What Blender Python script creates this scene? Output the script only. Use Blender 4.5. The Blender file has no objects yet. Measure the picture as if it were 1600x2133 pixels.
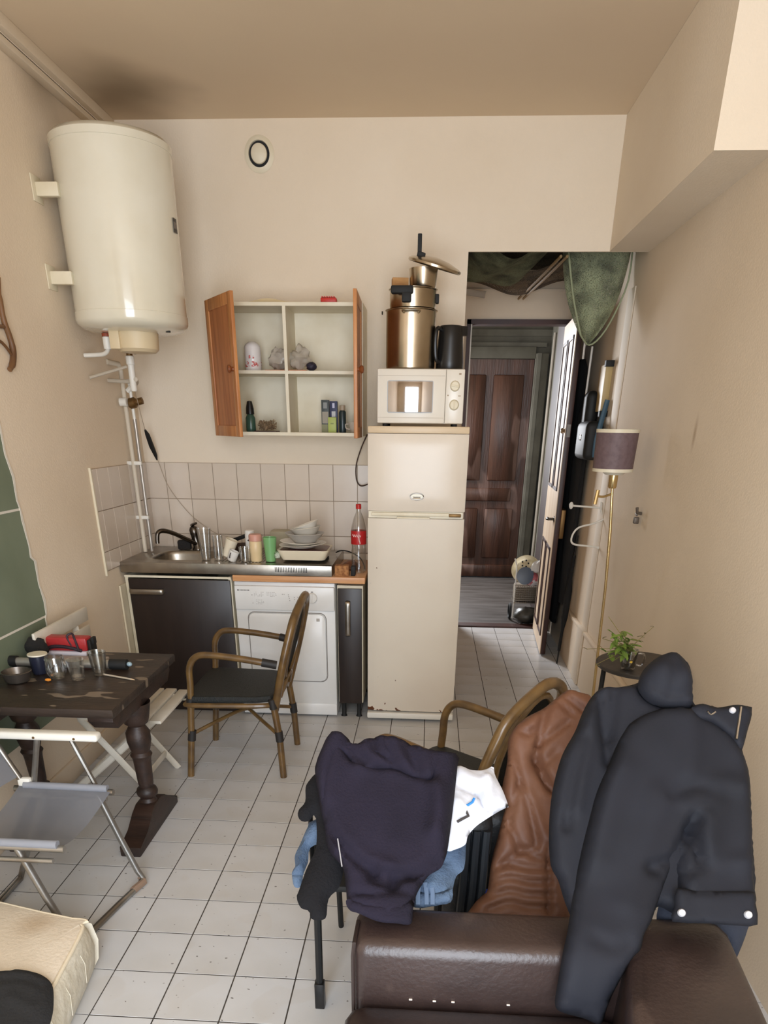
import bpy, bmesh, math, random
import numpy as np
from mathutils import Vector, Matrix, noise
from mathutils.geometry import delaunay_2d_cdt
random.seed(7)
R = math.radians
C = bpy.context.scene.collection
sc = bpy.context.scene

# ------------------------------------------------------------------ camera, light, exposure
F, PPX, PPY = 1475.516, 796.53, 1643.695          # focal length and principal point, 1600 x 2133 frame
CAM = Vector((0.99858, -1.79033, 1.64808))
PITCH, YAW, ROLL = 0.475631, 0.0562306, 0.0113875
_cp, _sp, _cy, _sy, _cr, _sr = (math.cos(PITCH), math.sin(PITCH), math.cos(YAW), math.sin(YAW), math.cos(ROLL), math.sin(ROLL))
_rz = Matrix(((_cy, -_sy, 0), (_sy, _cy, 0), (0, 0, 1)))
_ri, _up, _fw = Vector((1, 0, 0)), Vector((0, _sp, _cp)), Vector((0, _cp, -_sp))
RIGHT, UP, FWD = _rz @ (_cr*_ri + _sr*_up), _rz @ (-_sr*_ri + _cr*_up), _rz @ _fw
cd = bpy.data.cameras.new('camera')
cam = bpy.data.objects.new('camera', cd); C.objects.link(cam)
cd.sensor_fit = 'HORIZONTAL'; cd.sensor_width = 36; cd.lens = 36*F/1600
cd.shift_x = (800-PPX)/1600; cd.shift_y = (PPY-1066.5)/1600; cd.clip_start = 0.02
cam.matrix_world = Matrix(((RIGHT.x, UP.x, -FWD.x, CAM.x), (RIGHT.y, UP.y, -FWD.y, CAM.y), (RIGHT.z, UP.z, -FWD.z, CAM.z), (0, 0, 0, 1)))
sc.camera = cam
def ray(px, py): return (RIGHT*((px-PPX)/F) - UP*((py-PPY)/F) + FWD)
def on(px, py, axis, val):                          # a point of the photograph on an axis plane of the room
    d = ray(px, py); return CAM + d*((val-CAM[axis])/d[axis])
def onp(px, py, p0, n):
    d = ray(px, py); return CAM + d*((p0-CAM).dot(n)/d.dot(n))

w = bpy.data.worlds.new('sky'); sc.world = w; w.use_nodes = True
bg = w.node_tree.nodes['Background']; bg.inputs[0].default_value = (0.80, 0.90, 1.0, 1); bg.inputs[1].default_value = 1.0
def area(name, loc, target, sx, sy, power, col):
    l = bpy.data.lights.new(name, 'AREA'); l.shape = 'RECTANGLE'; l.size = sx; l.size_y = sy; l.energy = power; l.color = col
    o = bpy.data.objects.new(name, l); C.objects.link(o); o.location = loc
    o.rotation_euler = (Vector(target)-Vector(loc)).to_track_quat('-Z', 'Y').to_euler(); return o
area('window_daylight', (0.95, -2.50, 1.45), (0.95, 3.0, 1.25), 1.5, 2.5, 84, (0.88, 0.96, 1.06))
area('landing_daylight', (0.45, 6.85, 1.9), (1.9, 4.3, 0.9), 0.7, 1.2, 95, (0.96, 0.98, 1.02))
vs = sc.view_settings
vs.view_transform = 'Standard'; vs.look = 'None'; vs.gamma = 1; vs.use_curve_mapping = False
vs.exposure = 0.60

# ------------------------------------------------------------------ materials
def lin(c):
    return tuple((v/255/12.92 if v/255 <= .04045 else ((v/255+.055)/1.055)**2.4) for v in c) + (1,)
def mat(name, rgb, rough=.5, metal=0., rgb2=None, nscale=6, lo=.4, hi=.65, bump=0., bscale=60, stretch=(1, 1, 1), spec=.5, coat=0., sheen=0., detail=5, vary=0.):
    m = bpy.data.materials.new(name); m.use_nodes = True
    t = m.node_tree; N = t.nodes; L = t.links; b = N['Principled BSDF']
    b.inputs['Roughness'].default_value = rough; b.inputs['Metallic'].default_value = metal
    b.inputs['Specular IOR Level'].default_value = spec
    b.inputs['Coat Weight'].default_value = coat; b.inputs['Sheen Weight'].default_value = sheen
    b.inputs['Base Color'].default_value = lin(rgb)
    tc = N.new('ShaderNodeTexCoord'); mp = N.new('ShaderNodeMapping'); mp.inputs['Scale'].default_value = stretch
    L.new(tc.outputs['Object'], mp.inputs[0])
    if rgb2:
        n = N.new('ShaderNodeTexNoise'); n.inputs['Scale'].default_value = nscale; n.inputs['Detail'].default_value = detail
        L.new(mp.outputs[0], n.inputs['Vector'])
        r = N.new('ShaderNodeValToRGB'); e = r.color_ramp.elements
        e[0].position = lo; e[1].position = hi; e[0].color = lin(rgb); e[1].color = lin(rgb2)
        L.new(n.outputs['Fac'], r.inputs[0]); src = r.outputs[0]
        L.new(src, b.inputs['Base Color'])
    if vary:
        oi = N.new('ShaderNodeObjectInfo'); mr = N.new('ShaderNodeMapRange'); mr.inputs[3].default_value = 1-vary; mr.inputs[4].default_value = 1
        L.new(oi.outputs['Random'], mr.inputs[0])
        hs = N.new('ShaderNodeHueSaturation'); L.new(mr.outputs[0], hs.inputs['Value'])
        if rgb2: L.new(src, hs.inputs['Color'])
        else: hs.inputs['Color'].default_value = lin(rgb)
        L.new(hs.outputs[0], b.inputs['Base Color'])
    if bump:
        n2 = N.new('ShaderNodeTexNoise'); n2.inputs['Scale'].default_value = bscale; n2.inputs['Detail'].default_value = 4
        L.new(mp.outputs[0], n2.inputs['Vector'])
        bp = N.new('ShaderNodeBump'); bp.inputs['Strength'].default_value = bump; bp.inputs['Distance'].default_value = .01
        L.new(n2.outputs['Fac'], bp.inputs['Height']); L.new(bp.outputs[0], b.inputs['Normal'])
    return m
def add_stain(m, centre, radius, col, amount=1., scale=(1, 1, 1)):
    """a soft soot or damp stain with a shape of its own round a fixed point of the surface"""
    t = m.node_tree; N = t.nodes; L = t.links; b = N['Principled BSDF']
    g = N.new('ShaderNodeNewGeometry'); sub = N.new('ShaderNodeVectorMath'); sub.operation = 'SUBTRACT'; sub.inputs[1].default_value = centre
    L.new(g.outputs['Position'], sub.inputs[0])
    ml = N.new('ShaderNodeVectorMath'); ml.operation = 'MULTIPLY'; ml.inputs[1].default_value = scale; L.new(sub.outputs[0], ml.inputs[0])
    ln = N.new('ShaderNodeVectorMath'); ln.operation = 'LENGTH'; L.new(ml.outputs[0], ln.inputs[0])
    nz = N.new('ShaderNodeTexNoise'); nz.inputs['Scale'].default_value = 3; L.new(g.outputs['Position'], nz.inputs['Vector'])
    ma = N.new('ShaderNodeMath'); ma.operation = 'MULTIPLY_ADD'; ma.inputs[1].default_value = radius*.6; L.new(nz.outputs['Fac'], ma.inputs[0]); L.new(ln.outputs['Value'], ma.inputs[2])
    mr = N.new('ShaderNodeMapRange'); mr.interpolation_type = 'SMOOTHSTEP'; mr.inputs[1].default_value = radius*.3; mr.inputs[2].default_value = radius*1.3; mr.inputs[3].default_value = amount; mr.inputs[4].default_value = 0
    L.new(ma.outputs[0], mr.inputs[0])
    mx = N.new('ShaderNodeMixRGB'); mx.inputs['Color2'].default_value = lin(col); L.new(mr.outputs[0], mx.inputs['Fac'])
    old = b.inputs['Base Color'].links
    if old: L.new(old[0].from_socket, mx.inputs['Color1'])
    else: mx.inputs['Color1'].default_value = b.inputs['Base Color'].default_value
    L.new(mx.outputs[0], b.inputs['Base Color'])
def add_specks(m, col, scale, thr, fac=1., stretch=(1, 1, 1)):
    t = m.node_tree; N = t.nodes; L = t.links; b = N['Principled BSDF']
    g = N.new('ShaderNodeNewGeometry'); mp = N.new('ShaderNodeMapping'); mp.inputs['Scale'].default_value = stretch; L.new(g.outputs['Position'], mp.inputs[0])
    nz = N.new('ShaderNodeTexNoise'); nz.inputs['Scale'].default_value = scale; nz.inputs['Detail'].default_value = 1; L.new(mp.outputs[0], nz.inputs['Vector'])
    mr = N.new('ShaderNodeMapRange'); mr.inputs[1].default_value = thr; mr.inputs[2].default_value = thr+.03; mr.inputs[4].default_value = fac; L.new(nz.outputs['Fac'], mr.inputs[0])
    mx = N.new('ShaderNodeMixRGB'); mx.inputs['Color2'].default_value = lin(col); L.new(mr.outputs[0], mx.inputs['Fac'])
    old = b.inputs['Base Color'].links
    if old: L.new(old[0].from_socket, mx.inputs['Color1'])
    else: mx.inputs['Color1'].default_value = b.inputs['Base Color'].default_value
    L.new(mx.outputs[0], b.inputs['Base Color'])
def glass(name, tint=(1, 1, 1), gloss=.12, rough=.02):
    m = bpy.data.materials.new(name); m.use_nodes = True; t = m.node_tree; N = t.nodes; L = t.links; N.clear()
    o = N.new('ShaderNodeOutputMaterial'); tr = N.new('ShaderNodeBsdfTransparent'); gl = N.new('ShaderNodeBsdfGlossy'); mx = N.new('ShaderNodeMixShader'); lw = N.new('ShaderNodeLayerWeight')
    tr.inputs[0].default_value = tint + (1,); gl.inputs['Roughness'].default_value = rough; lw.inputs[0].default_value = .35
    ma = N.new('ShaderNodeMath'); ma.operation = 'MULTIPLY_ADD'; ma.inputs[1].default_value = .75; ma.inputs[2].default_value = gloss; L.new(lw.outputs['Facing'], ma.inputs[0])
    L.new(ma.outputs[0], mx.inputs[0]); L.new(tr.outputs[0], mx.inputs[1]); L.new(gl.outputs[0], mx.inputs[2]); L.new(mx.outputs[0], o.inputs[0]); return m
def net_mat(name, rgb, scale=220, hole=.35):
    """knotted net: threads opaque, holes see-through"""
    m = mat(name, rgb, .9, rgb2=tuple(int(v*.6) for v in rgb), nscale=9); t = m.node_tree; N = t.nodes; L = t.links
    b = N['Principled BSDF']; out = N['Material Output']; tc = N.new('ShaderNodeTexCoord')
    vo = N.new('ShaderNodeTexVoronoi'); vo.feature = 'DISTANCE_TO_EDGE'; vo.inputs['Scale'].default_value = scale; L.new(tc.outputs['Object'], vo.inputs['Vector'])
    gt = N.new('ShaderNodeMath'); gt.operation = 'GREATER_THAN'; gt.inputs[1].default_value = hole; L.new(vo.outputs['Distance'], gt.inputs[0])
    tr = N.new('ShaderNodeBsdfTransparent'); mx = N.new('ShaderNodeMixShader')
    L.new(gt.outputs[0], mx.inputs[0]); L.new(b.outputs[0], mx.inputs[1]); L.new(tr.outputs[0], mx.inputs[2]); L.new(mx.outputs[0], out.inputs[0]); return m
def veil(name, rgb, alpha):
    m = mat(name, rgb, .7); b = m.node_tree.nodes['Principled BSDF']; b.inputs['Alpha'].default_value = alpha; return m

# ------------------------------------------------------------------ mesh helpers
def xf(bm, vs_, M):
    if M is not None:
        for v in vs_: v.co = M @ v.co
def bx(bm, x0, x1, y0, y1, z0, z1, bev=0., M=None, seg=2):
    v = [bm.verts.new((x, y, z)) for z in (z0, z1) for y in (y0, y1) for x in (x0, x1)]
    f = [bm.faces.new([v[i] for i in q]) for q in ((0, 2, 3, 1), (4, 5, 7, 6), (0, 1, 5, 4), (2, 6, 7, 3), (0, 4, 6, 2), (1, 3, 7, 5))]
    if bev:
        es = list({e for q in f for e in q.edges})
        r = bmesh.ops.bevel(bm, geom=es, offset=bev, segments=seg, affect='EDGES', profile=.5)
        v = list({q for g in r['faces'] for q in g.verts} | {q for q in v if q.is_valid})
    xf(bm, v, M); return v
def smoothpath(pts, k=6, closed=False):
    P = [Vector(p) for p in pts]; n = len(P); out = []
    for i in range(n if closed else n-1):
        if closed: a, b, c, d = P[i-1], P[i], P[(i+1) % n], P[(i+2) % n]
        else: a, b, c, d = P[max(i-1, 0)], P[i], P[i+1], P[min(i+2, n-1)]
        for j in range(k):
            t = j/k
            out.append(.5*((2*b)+(c-a)*t+(2*a-5*b+4*c-d)*t*t+(3*b-a-3*c+d)*t**3))
    if not closed: out.append(P[-1].copy())
    return out
def tube(bm, pts, r, n=8, closed=False, k=0, M=None, flat=None):
    P = smoothpath(pts, k, closed) if k else [Vector(p) for p in pts]
    m = len(P); rr = r if isinstance(r, (list, tuple)) else [r]*m
    if len(rr) != m: rr = [rr[min(int(i*len(rr)/m), len(rr)-1)] for i in range(m)]
    T = []
    for i in range(m):
        a = P[(i-1) % m] if (closed or i > 0) else P[i]; b = P[(i+1) % m] if (closed or i < m-1) else P[i]
        d = (b-a); T.append(d.normalized() if d.length > 1e-9 else Vector((0, 0, 1)))
    u = T[0].orthogonal().normalized() if flat is None else (Vector(flat)-T[0]*Vector(flat).dot(T[0])).normalized()
    rings = []
    for i in range(m):
        if i: u = (u - T[i]*u.dot(T[i])); u = u.normalized() if u.length > 1e-6 else T[i].orthogonal().normalized()
        if flat is not None:
            u2 = Vector(flat)-T[i]*Vector(flat).dot(T[i]); u = u2.normalized() if u2.length > 1e-4 else u
        v = T[i].cross(u); q = rr[i]; ru, rv = q if isinstance(q, (list, tuple)) else (q, q)
        rings.append([bm.verts.new(P[i]+u*ru*math.cos(2*math.pi*j/n)+v*rv*math.sin(2*math.pi*j/n)) for j in range(n)])
    for i in range(m if closed else m-1):
        a, b = rings[i], rings[(i+1) % m]
        for j in range(n): bm.faces.new((a[j], a[(j+1) % n], b[(j+1) % n], b[j]))
    if not closed: bm.faces.new(rings[0][::-1]); bm.faces.new(rings[-1])
    vv = [v for q in rings for v in q]; xf(bm, vv, M); return vv
def lathe(bm, prof, n=32, M=None, sx=1., sy=1.):
    rings = []
    for r, z in prof:
        if r < 1e-6: rings.append([bm.verts.new((0, 0, z))])
        else: rings.append([bm.verts.new((sx*r*math.cos(2*math.pi*j/n), sy*r*math.sin(2*math.pi*j/n), z)) for j in range(n)])
    for a, b in zip(rings, rings[1:]):
        for j in range(n):
            k = (j+1) % n
            if len(a) == 1 and len(b) == 1: continue
            if len(a) == 1: bm.faces.new((a[0], b[k], b[j]))
            elif len(b) == 1: bm.faces.new((a[j], a[k], b[0]))
            else: bm.faces.new((a[j], a[k], b[k], b[j]))
    vv = [v for q in rings for v in q]; xf(bm, vv, M); return vv
def prism(bm, poly, z0, z1, M=None, bev=0.):
    a = [bm.verts.new((p[0], p[1], z0)) for p in poly]; b = [bm.verts.new((p[0], p[1], z1)) for p in poly]; n = len(poly)
    f = [bm.faces.new(a[::-1]), bm.faces.new(b)]
    for i in range(n): f.append(bm.faces.new((a[i], a[(i+1) % n], b[(i+1) % n], b[i])))
    v = a+b
    if bev:
        es = list(set(f[0].edges) | set(f[1].edges))
        r = bmesh.ops.bevel(bm, geom=es, offset=bev, segments=2, affect='EDGES', profile=.5)
        v = list({q for g in r['faces'] for q in g.verts} | {q for q in v if q.is_valid})
    xf(bm, v, M); return v
def ball(bm, c, r, M=None, u=14, v=9):
    rx, ry, rz = r if isinstance(r, (list, tuple)) else (r, r, r)
    T = Matrix.Translation(c) @ Matrix.Diagonal((rx, ry, rz, 1))
    lathe(bm, [(math.sin(math.pi*i/v), -math.cos(math.pi*i/v)) for i in range(v+1)], u, T if M is None else M @ T)
def T(x, y, z): return Matrix.Translation((x, y, z))
def RX(a): return Matrix.Rotation(R(a), 4, 'X')
def RY(a): return Matrix.Rotation(R(a), 4, 'Y')
def RZ(a): return Matrix.Rotation(R(a), 4, 'Z')
def frame(o, x, y):                                  # matrix from an origin and two in-plane directions
    x = Vector(x).normalized(); z = x.cross(Vector(y)).normalized(); y = z.cross(x)
    return Matrix(((x.x, y.x, z.x, o[0]), (x.y, y.y, z.y, o[1]), (x.z, y.z, z.z, o[2]), (0, 0, 0, 1)))
def B(): return bmesh.new()
WM = {}
def obj(name, bm, m, parent=None, local=False, label=None, kind=None, ang=38):
    bmesh.ops.recalc_face_normals(bm, faces=bm.faces)
    if parent is not None and not local:
        inv = WM[parent.name].inverted()
        bmesh.ops.transform(bm, matrix=inv, verts=bm.verts)
    me = bpy.data.meshes.new(name); bm.to_mesh(me); bm.free()
    me.shade_smooth(); me.set_sharp_from_angle(angle=R(ang))
    o = bpy.data.objects.new(name, me); C.objects.link(o)
    if m: me.materials.append(m)
    if parent is not None: o.parent = parent; WM[o.name] = WM[parent.name]
    else: WM[o.name] = Matrix()
    if label: o['label'] = label
    if kind: o['kind'] = kind
    return o
def thing(name, label, cat, loc=(0, 0, 0), rotz=0., group=None):
    o = bpy.data.objects.new(name, None); C.objects.link(o); o.empty_display_size = .05
    o.location = loc; o.rotation_euler = (0, 0, R(rotz)); WM[o.name] = T(*loc) @ RZ(rotz)
    o['label'] = label; o['category'] = cat
    if group: o['group'] = group
    return o
def single(name, bm, m, label, cat, group=None, ang=38):
    zs = min(v.co.z for v in bm.verts); xs = [v.co.x for v in bm.verts]; ys = [v.co.y for v in bm.verts]
    c = Vector(((min(xs)+max(xs))/2, (min(ys)+max(ys))/2, zs))
    bmesh.ops.translate(bm, vec=-c, verts=bm.verts)
    o = obj(name, bm, m, ang=ang); o.location = c; WM[o.name] = T(*c); o['label'] = label; o['category'] = cat
    if group: o['group'] = group
    return o
def struct(name, bm, m, parent=None, kind='structure'):
    o = obj(name, bm, m, parent)
    if parent is None: o['kind'] = kind
    return o
def copy_tree(o, parent=None):
    c = o.copy(); C.objects.link(c); c.parent = parent
    for ch in [q for q in bpy.data.objects if q.parent == o]: copy_tree(ch, c)
    return c

def cloth(name, m, outline, p0, n, thick, back=None, parent=None, folds=(), res=.014, wave=.004, wscale=9., rim=.05, smooth=4, seed=0, lift=None, label=None, make=True):
    """a soft padded sheet: outline (photograph points) on a plane of the room, front and back skins with folds"""
    p0 = Vector(p0); n = Vector(n).normalized(); u = Vector((1, 0, 0)); u = (u-n*u.dot(n)).normalized(); v = n.cross(u)
    def to2(q):
        d = onp(q[0], q[1], p0, n)-p0; return Vector((d.dot(u), d.dot(v), 0))
    O = [to2(q) for q in outline]
    if smooth: O = smoothpath(O, smooth, True)
    O2 = []
    for i in range(len(O)):                          # even spacing
        a, b = O[i], O[(i+1) % len(O)]; k = max(1, int((b-a).length/res))
        O2 += [a.lerp(b, j/k) for j in range(k)]
    E = []
    for p in O2:
        if not E or (p-E[-1]).length > res*.35: E.append(p)
    if (E[0]-E[-1]).length < res*.35: E.pop()
    P = np.array([(p.x, p.y) for p in E]); Q = np.roll(P, -1, 0); D = Q-P
    def dist(pts, A, Dm):
        L2 = (Dm**2).sum(1)+1e-12
        t = np.clip(((pts[:, None]-A[None])*Dm[None]).sum(2)/L2[None], 0, 1)
        return np.sqrt((((A[None]+t[..., None]*Dm[None])-pts[:, None])**2).sum(2)).min(1)
    lo, hi = P.min(0), P.max(0); rng = np.random.RandomState(seed+3)
    xs = np.arange(lo[0], hi[0], res); ys = np.arange(lo[1], hi[1], res*.87)
    g = np.array([(x+(res/2 if j % 2 else 0), y) for j, y in enumerate(ys) for x in xs]); g += rng.uniform(-.15, .15, g.shape)*res
    inside = np.zeros(len(g), bool)
    for (a, b) in zip(P, Q):
        c = ((a[1] > g[:, 1]) != (b[1] > g[:, 1]))
        with np.errstate(divide='ignore', invalid='ignore'): inside ^= c & (g[:, 0] < (b[0]-a[0])*(g[:, 1]-a[1])/(b[1]-a[1])+a[0])
    g = g[inside]; g = g[dist(g, P, D) > res*.55]
    allp = np.vstack([P, g]); nb = len(P)
    vo, eo, fo, ov, oe, of = delaunay_2d_cdt([Vector(p) for p in allp], [(i, (i+1) % nb) for i in range(nb)], [], 1, 1e-6)
    V2 = np.array([(p.x, p.y) for p in vo]); d = dist(V2, P, D)
    s = np.clip(d/rim, 0, 1); prof = np.sqrt(np.clip(1-(1-s)**2, 0, 1))
    h = thick*prof
    for pts, wid, amp in folds:
        f = [to2(q) for q in pts]
        if len(f) > 2: f = smoothpath(f, 5)
        A = np.array([(p.x, p.y) for p in f]); dd = dist(V2, A[:-1], A[1:]-A[:-1])
        h = h + amp*np.exp(-(dd/wid)**2)*np.clip(d/.02, 0, 1)
    nz = np.array([noise.noise(Vector((p[0]*wscale, p[1]*wscale, seed*3.7)))+.5*noise.noise(Vector((p[0]*wscale*2.3, p[1]*wscale*2.3, seed*1.7+9))) for p in V2])
    h = h + wave*nz*np.clip(d/.015, 0, 1)
    hb = (thick*.3 if back is None else back)*prof
    lf = np.zeros(len(V2)) if lift is None else np.array([lift(p[0], p[1]) for p in V2])
    bm = bmesh.new(); edge = d < 1e-5
    def w3(p, k): return p0 + u*float(p[0]) + v*float(p[1]) + n*float(k)
    fr = [bm.verts.new(w3(p, a+l)) for p, a, l in zip(V2, np.where(edge, 0, h), lf)]
    bk = [fr[i] if edge[i] else bm.verts.new(w3(V2[i], -hb[i]+lf[i]-.002)) for i in range(len(V2))]
    for f in fo:
        if len(set(f)) < 3: continue
        try: bm.faces.new([fr[i] for i in f])
        except ValueError: pass
        q = [bk[i] for i in reversed(f)]
        if all(edge[i] for i in f): continue
        try: bm.faces.new(q)
        except ValueError: pass
    if not make: return bm
    return obj(name, bm, m, parent, label=label, ang=80)
def proj(p):
    d = Vector(p)-CAM; z = d.dot(FWD)
    return (PPX+F*d.dot(RIGHT)/z, PPY-F*d.dot(UP)/z) if z > .05 else (-9999, -9999)
# ------------------------------------------------------------------ palette
WALLC = (236, 221, 200)
M_wall = mat('cream_wall_paint', WALLC, .8, rgb2=(229, 212, 188), nscale=1.6, lo=.35, hi=.75, bump=.12, bscale=120)
M_wallL = mat('cream_wall_paint_left', (234, 216, 192), .8, rgb2=(226, 206, 180), nscale=1.8, lo=.35, hi=.75, bump=.12, bscale=120)
M_wallR = mat('beige_wall_paint', (226, 208, 184), .8, rgb2=(217, 198, 172), nscale=1.5, lo=.35, hi=.8, bump=.12, bscale=120)
M_ceil = mat('ceiling_paint', (226, 205, 176), .85, rgb2=(220, 197, 168), nscale=1.2, lo=.3, hi=.8)
add_stain(M_ceil, (-.52, 2.62, 3.04),   .42, (120, 100, 74), .75, (1, .9, 1))
add_stain(M_wallL, (-.78, 2.35, 3.04), .35, (120, 96, 66), .8, (1, .8, 1.3))
M_groutf = mat('floor_grout', (74, 66, 58), .9, rgb2=(50, 44, 38), nscale=30)
M_tilef = mat('white_floor_tile', (204, 203, 203), .30, rgb2=(188, 184, 178), nscale=2.2, lo=.45, hi=.8, vary=.05)
add_specks(M_tilef, (70, 62, 52), 46, .735, .8, (1, 1.6, 1))
add_specks(M_tilef, (178, 162, 140), 5.1, .60, .10)
M_groutw = mat('wall_tile_grout', (170, 150, 128), .9)
M_tilew = mat('pinkish_wall_tile', (220, 205, 188), .22, rgb2=(208, 190, 172), nscale=3, lo=.4, hi=.8, vary=.05)
M_white = mat('white_enamel', (235, 232, 226), .25, rgb2=(226, 221, 212), nscale=4)
M_cream = mat('cream_paint', (232, 222, 198), .45, rgb2=(220, 207, 178), nscale=5)
M_creamw = mat('white_plastic', (232, 228, 218), .4)
M_steel = mat('brushed_steel', (176, 170, 160), .32, 1., rgb2=(140, 132, 122), nscale=7, lo=.35, hi=.7)
M_chrome = mat('chrome', (205, 200, 194), .14, 1.)
M_darkchrome = mat('tarnished_chrome', (96, 90, 84), .22, 1.)
M_black = mat('black_plastic', (24, 23, 23), .35)
M_rubber = mat('matt_black', (20, 20, 20), .7)
M_brass = mat('brass', (228, 204, 152), .25, 1.)
M_oldbrass = mat('old_brass', (120, 92, 56), .45, .8)
M_wenge = mat('dark_brown_laminate', (40, 29, 25), .4, rgb2=(33, 23, 20), nscale=4, stretch=(6, 6, .6))
M_beech = mat('beech_worktop', (214, 160, 112), .4, rgb2=(200, 142, 94), nscale=5, stretch=(1, 12, 12))
M_pine = mat('orange_pine', (198, 136, 82), .42, rgb2=(174, 110, 62), nscale=4, stretch=(9, 9, .8), bump=.05)
M_pinep = mat('orange_pine_panel', (184, 118, 72), .45, rgb2=(160, 96, 56), nscale=4, stretch=(9, 9, .8))
M_oldwood = mat('varnished_door_wood', (84, 52, 38), .32, rgb2=(54, 32, 22), nscale=3, stretch=(5, 5, .5), lo=.35, hi=.7, bump=.15, bscale=14)
add_specks(M_oldwood, (132, 104, 94), 2.2, .58, .5, (2.2, 1, .7))
M_frame = mat('reddish_frame_paint', (70, 40, 32), .45, rgb2=(52, 29, 23), nscale=5)
M_doorcream = mat('cream_door_paint', (226, 204, 176), .4, rgb2=(214, 186, 154), nscale=3, stretch=(3, 3, .6))
M_greyg = mat('grey_green_paint', (104, 100, 88), .6, rgb2=(80, 75, 64), nscale=4, lo=.4, hi=.7)
M_landf = mat('worn_landing_boards', (84, 78, 74), .55, rgb2=(54, 46, 40), nscale=3, stretch=(.7, 4, 1), lo=.35, hi=.7)
M_green = mat('sage_green_board', (122, 132, 110), .6, rgb2=(112, 122, 100), nscale=3)
M_paperedge = mat('torn_white_paper', (226, 218, 204), .9)
M_glass = glass('clear_glass', (.975, .975, .97), .15, .04)
M_plast = glass('clear_plastic', (.95, .95, .94), .12, .12)

# ------------------------------------------------------------------ the setting
XL, XR, YB, H = -.78, 2.13, 2.98, 3.04
XO, ZO, YC, YH = 1.165, 2.485, 4.74, 7.25           # alcove edge, header underside, corridor end, far landing wall
S = .205
fl = B(); bx(fl, XL-.1, XR+.1, -2.45, YC, -.06, -.0014); floor = struct('floor', fl, M_groutf)
tm = B(); bx(tm, -S/2+.0023, S/2-.0023, -S/2+.0023, S/2-.0023, -.004, 0, bev=.0006, seg=1)
bmesh.ops.recalc_face_normals(tm, faces=tm.faces); tme = bpy.data.meshes.new('tile'); tm.to_mesh(tme); tm.free(); tme.materials.append(M_tilef)
cells = []
for i in range(-4, 11):
    for j in range(-8, 23):
        c = ((i+.5)*S, (j+.5)*S)
        x, y = proj((c[0], c[1], 0)); vis = -90 < x < 1690 and 0 < y < 2250 and not (c[0] < 1.2 and c[1] > 2.5) and not (c[0] > 1.75 and c[1] < .3) and not (c[0] < -.1 and c[1] < -.1)
        cells.append((not vis, (Vector((c[0], c[1], 0))-CAM).length, c))
cells.sort()
rest = B()
for k, (hid, d, c) in enumerate(cells):
    if k < 300 and not hid:
        o = bpy.data.objects.new('tile', tme); C.objects.link(o); o.parent = floor
        o.location = (c[0], c[1], random.uniform(-.0003, .0002)); o.rotation_euler = (random.uniform(-.0004, .0004), random.uniform(-.0008, .0008), 0)
    else: bx(rest, c[0]-S/2+.0015, c[0]+S/2-.0015, c[1]-S/2+.0015, c[1]+S/2-.0015, -.004, 0)
obj('tile_remainder', rest, M_tilef, floor, kind='stuff')

b = B(); bx(b, XL-.12, XO, YB, YB+.12, 0, H); bx(b, XO, XR, YB, YB+.015, ZO, H); wall_back = struct('wall_back', b, M_wall)
b = B(); bx(b, XL-.12, XL, -2.6, YB+.12, 0, H); wall_left = struct('wall_left', b, M_wallL)
b = B(); bx(b, XR, XR+.12, -2.6, YC+.12, 0, H); wall_right = struct('wall_right', b, M_wallR)
b = B(); bx(b, XL-.12, XR+.12, -2.6, YB+.12, H, H+.1); struct('ceiling', b, M_ceil)
b = B(); bx(b, 1.92, XR, 1.40, YB-.002, ZO, H-.001); o = struct('trim_1', b, M_wall)      # boxed beam over the right wall
b = B(); bx(b, XO-.075, XO, YB+.12, YC, 0, 2.95); bx(b, XO-.075, XR, YB+.12, YC+.12, 2.95, 3.0); struct('wall_corridor_left', b, M_wallL)
b = B(); bx(b, XO-.075, 1.245, YC, YC+.12, 0, 2.95); bx(b, 2.075, 2.25, YC, YC+.12, 0, 2.95); bx(b, 1.245, 2.075, YC, YC+.12, 2.37, 2.95); struct('wall_corridor_end', b, M_wallR)
# window wall behind the photographer, with its tall window
b = B(); bx(b, XL-.12, .15, -2.6, -2.48, 0, H); bx(b, 1.75, XR+.12, -2.6, -2.48, 0, H); bx(b, .15, 1.75, -2.6, -2.48, 2.72, H); bx(b, .15, 1.75, -2.6, -2.48, 0, .18); struct('wall_front', b, M_wall)
b = B()
for x in (.15, .92, 1.69): bx(b, x, x+.06, -2.58, -2.53, .18, 2.72)
for z in (.18, 2.66): bx(b, .21, 1.69, -2.58, -2.53, z, z+.06)
struct('window_1', b, M_white)
# landing beyond the corridor door
b = B(); bx(b, -.3, 2.35, YC+.001, YH+.1, -.05, -.012); struct('floor_landing', b, M_landf)
b = B(); bx(b, -.3, 2.35, YC+.12, YH+.1, 2.75, 2.85); bx(b, -.4, -.3, YC+.12, YH+.1, 0, 2.75); struct('wall_landing_left', b, M_greyg)
b = B(); bx(b, 2.25, 2.35, YC+.12, YH+.1, 0, 2.75); struct('wall_landing_right', b, M_greyg)
b = B(); bx(b, -.3, 2.35, YH, YH+.1, 0, 2.75)
bx(b, .9, 2.25, YH-.03, YH, 2.50, 2.56); bx(b, .9, 2.2, YH-.05, YH, 2.40, 2.44); struct('wall_landing_back', b, M_greyg)
b = B(); bx(b, 2.09, 2.23, YH-.08, YH, 0, 2.34, bev=.006); bx(b, 2.11, 2.15, YH-.10, YH-.08, 0, 2.34); bx(b, 1.1, 2.09, YH-.08, YH, 2.29, 2.40, bev=.006); struct('trim_2', b, M_greyg)
b = B(); tube(b, [(2.235, 6.9, 0), (2.235, 6.9, 2.5)], .016, 8); struct('trim_3', b, mat('dull_riser_pipe', (150, 140, 126), .5))          # pale riser pipe on the landing
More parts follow.
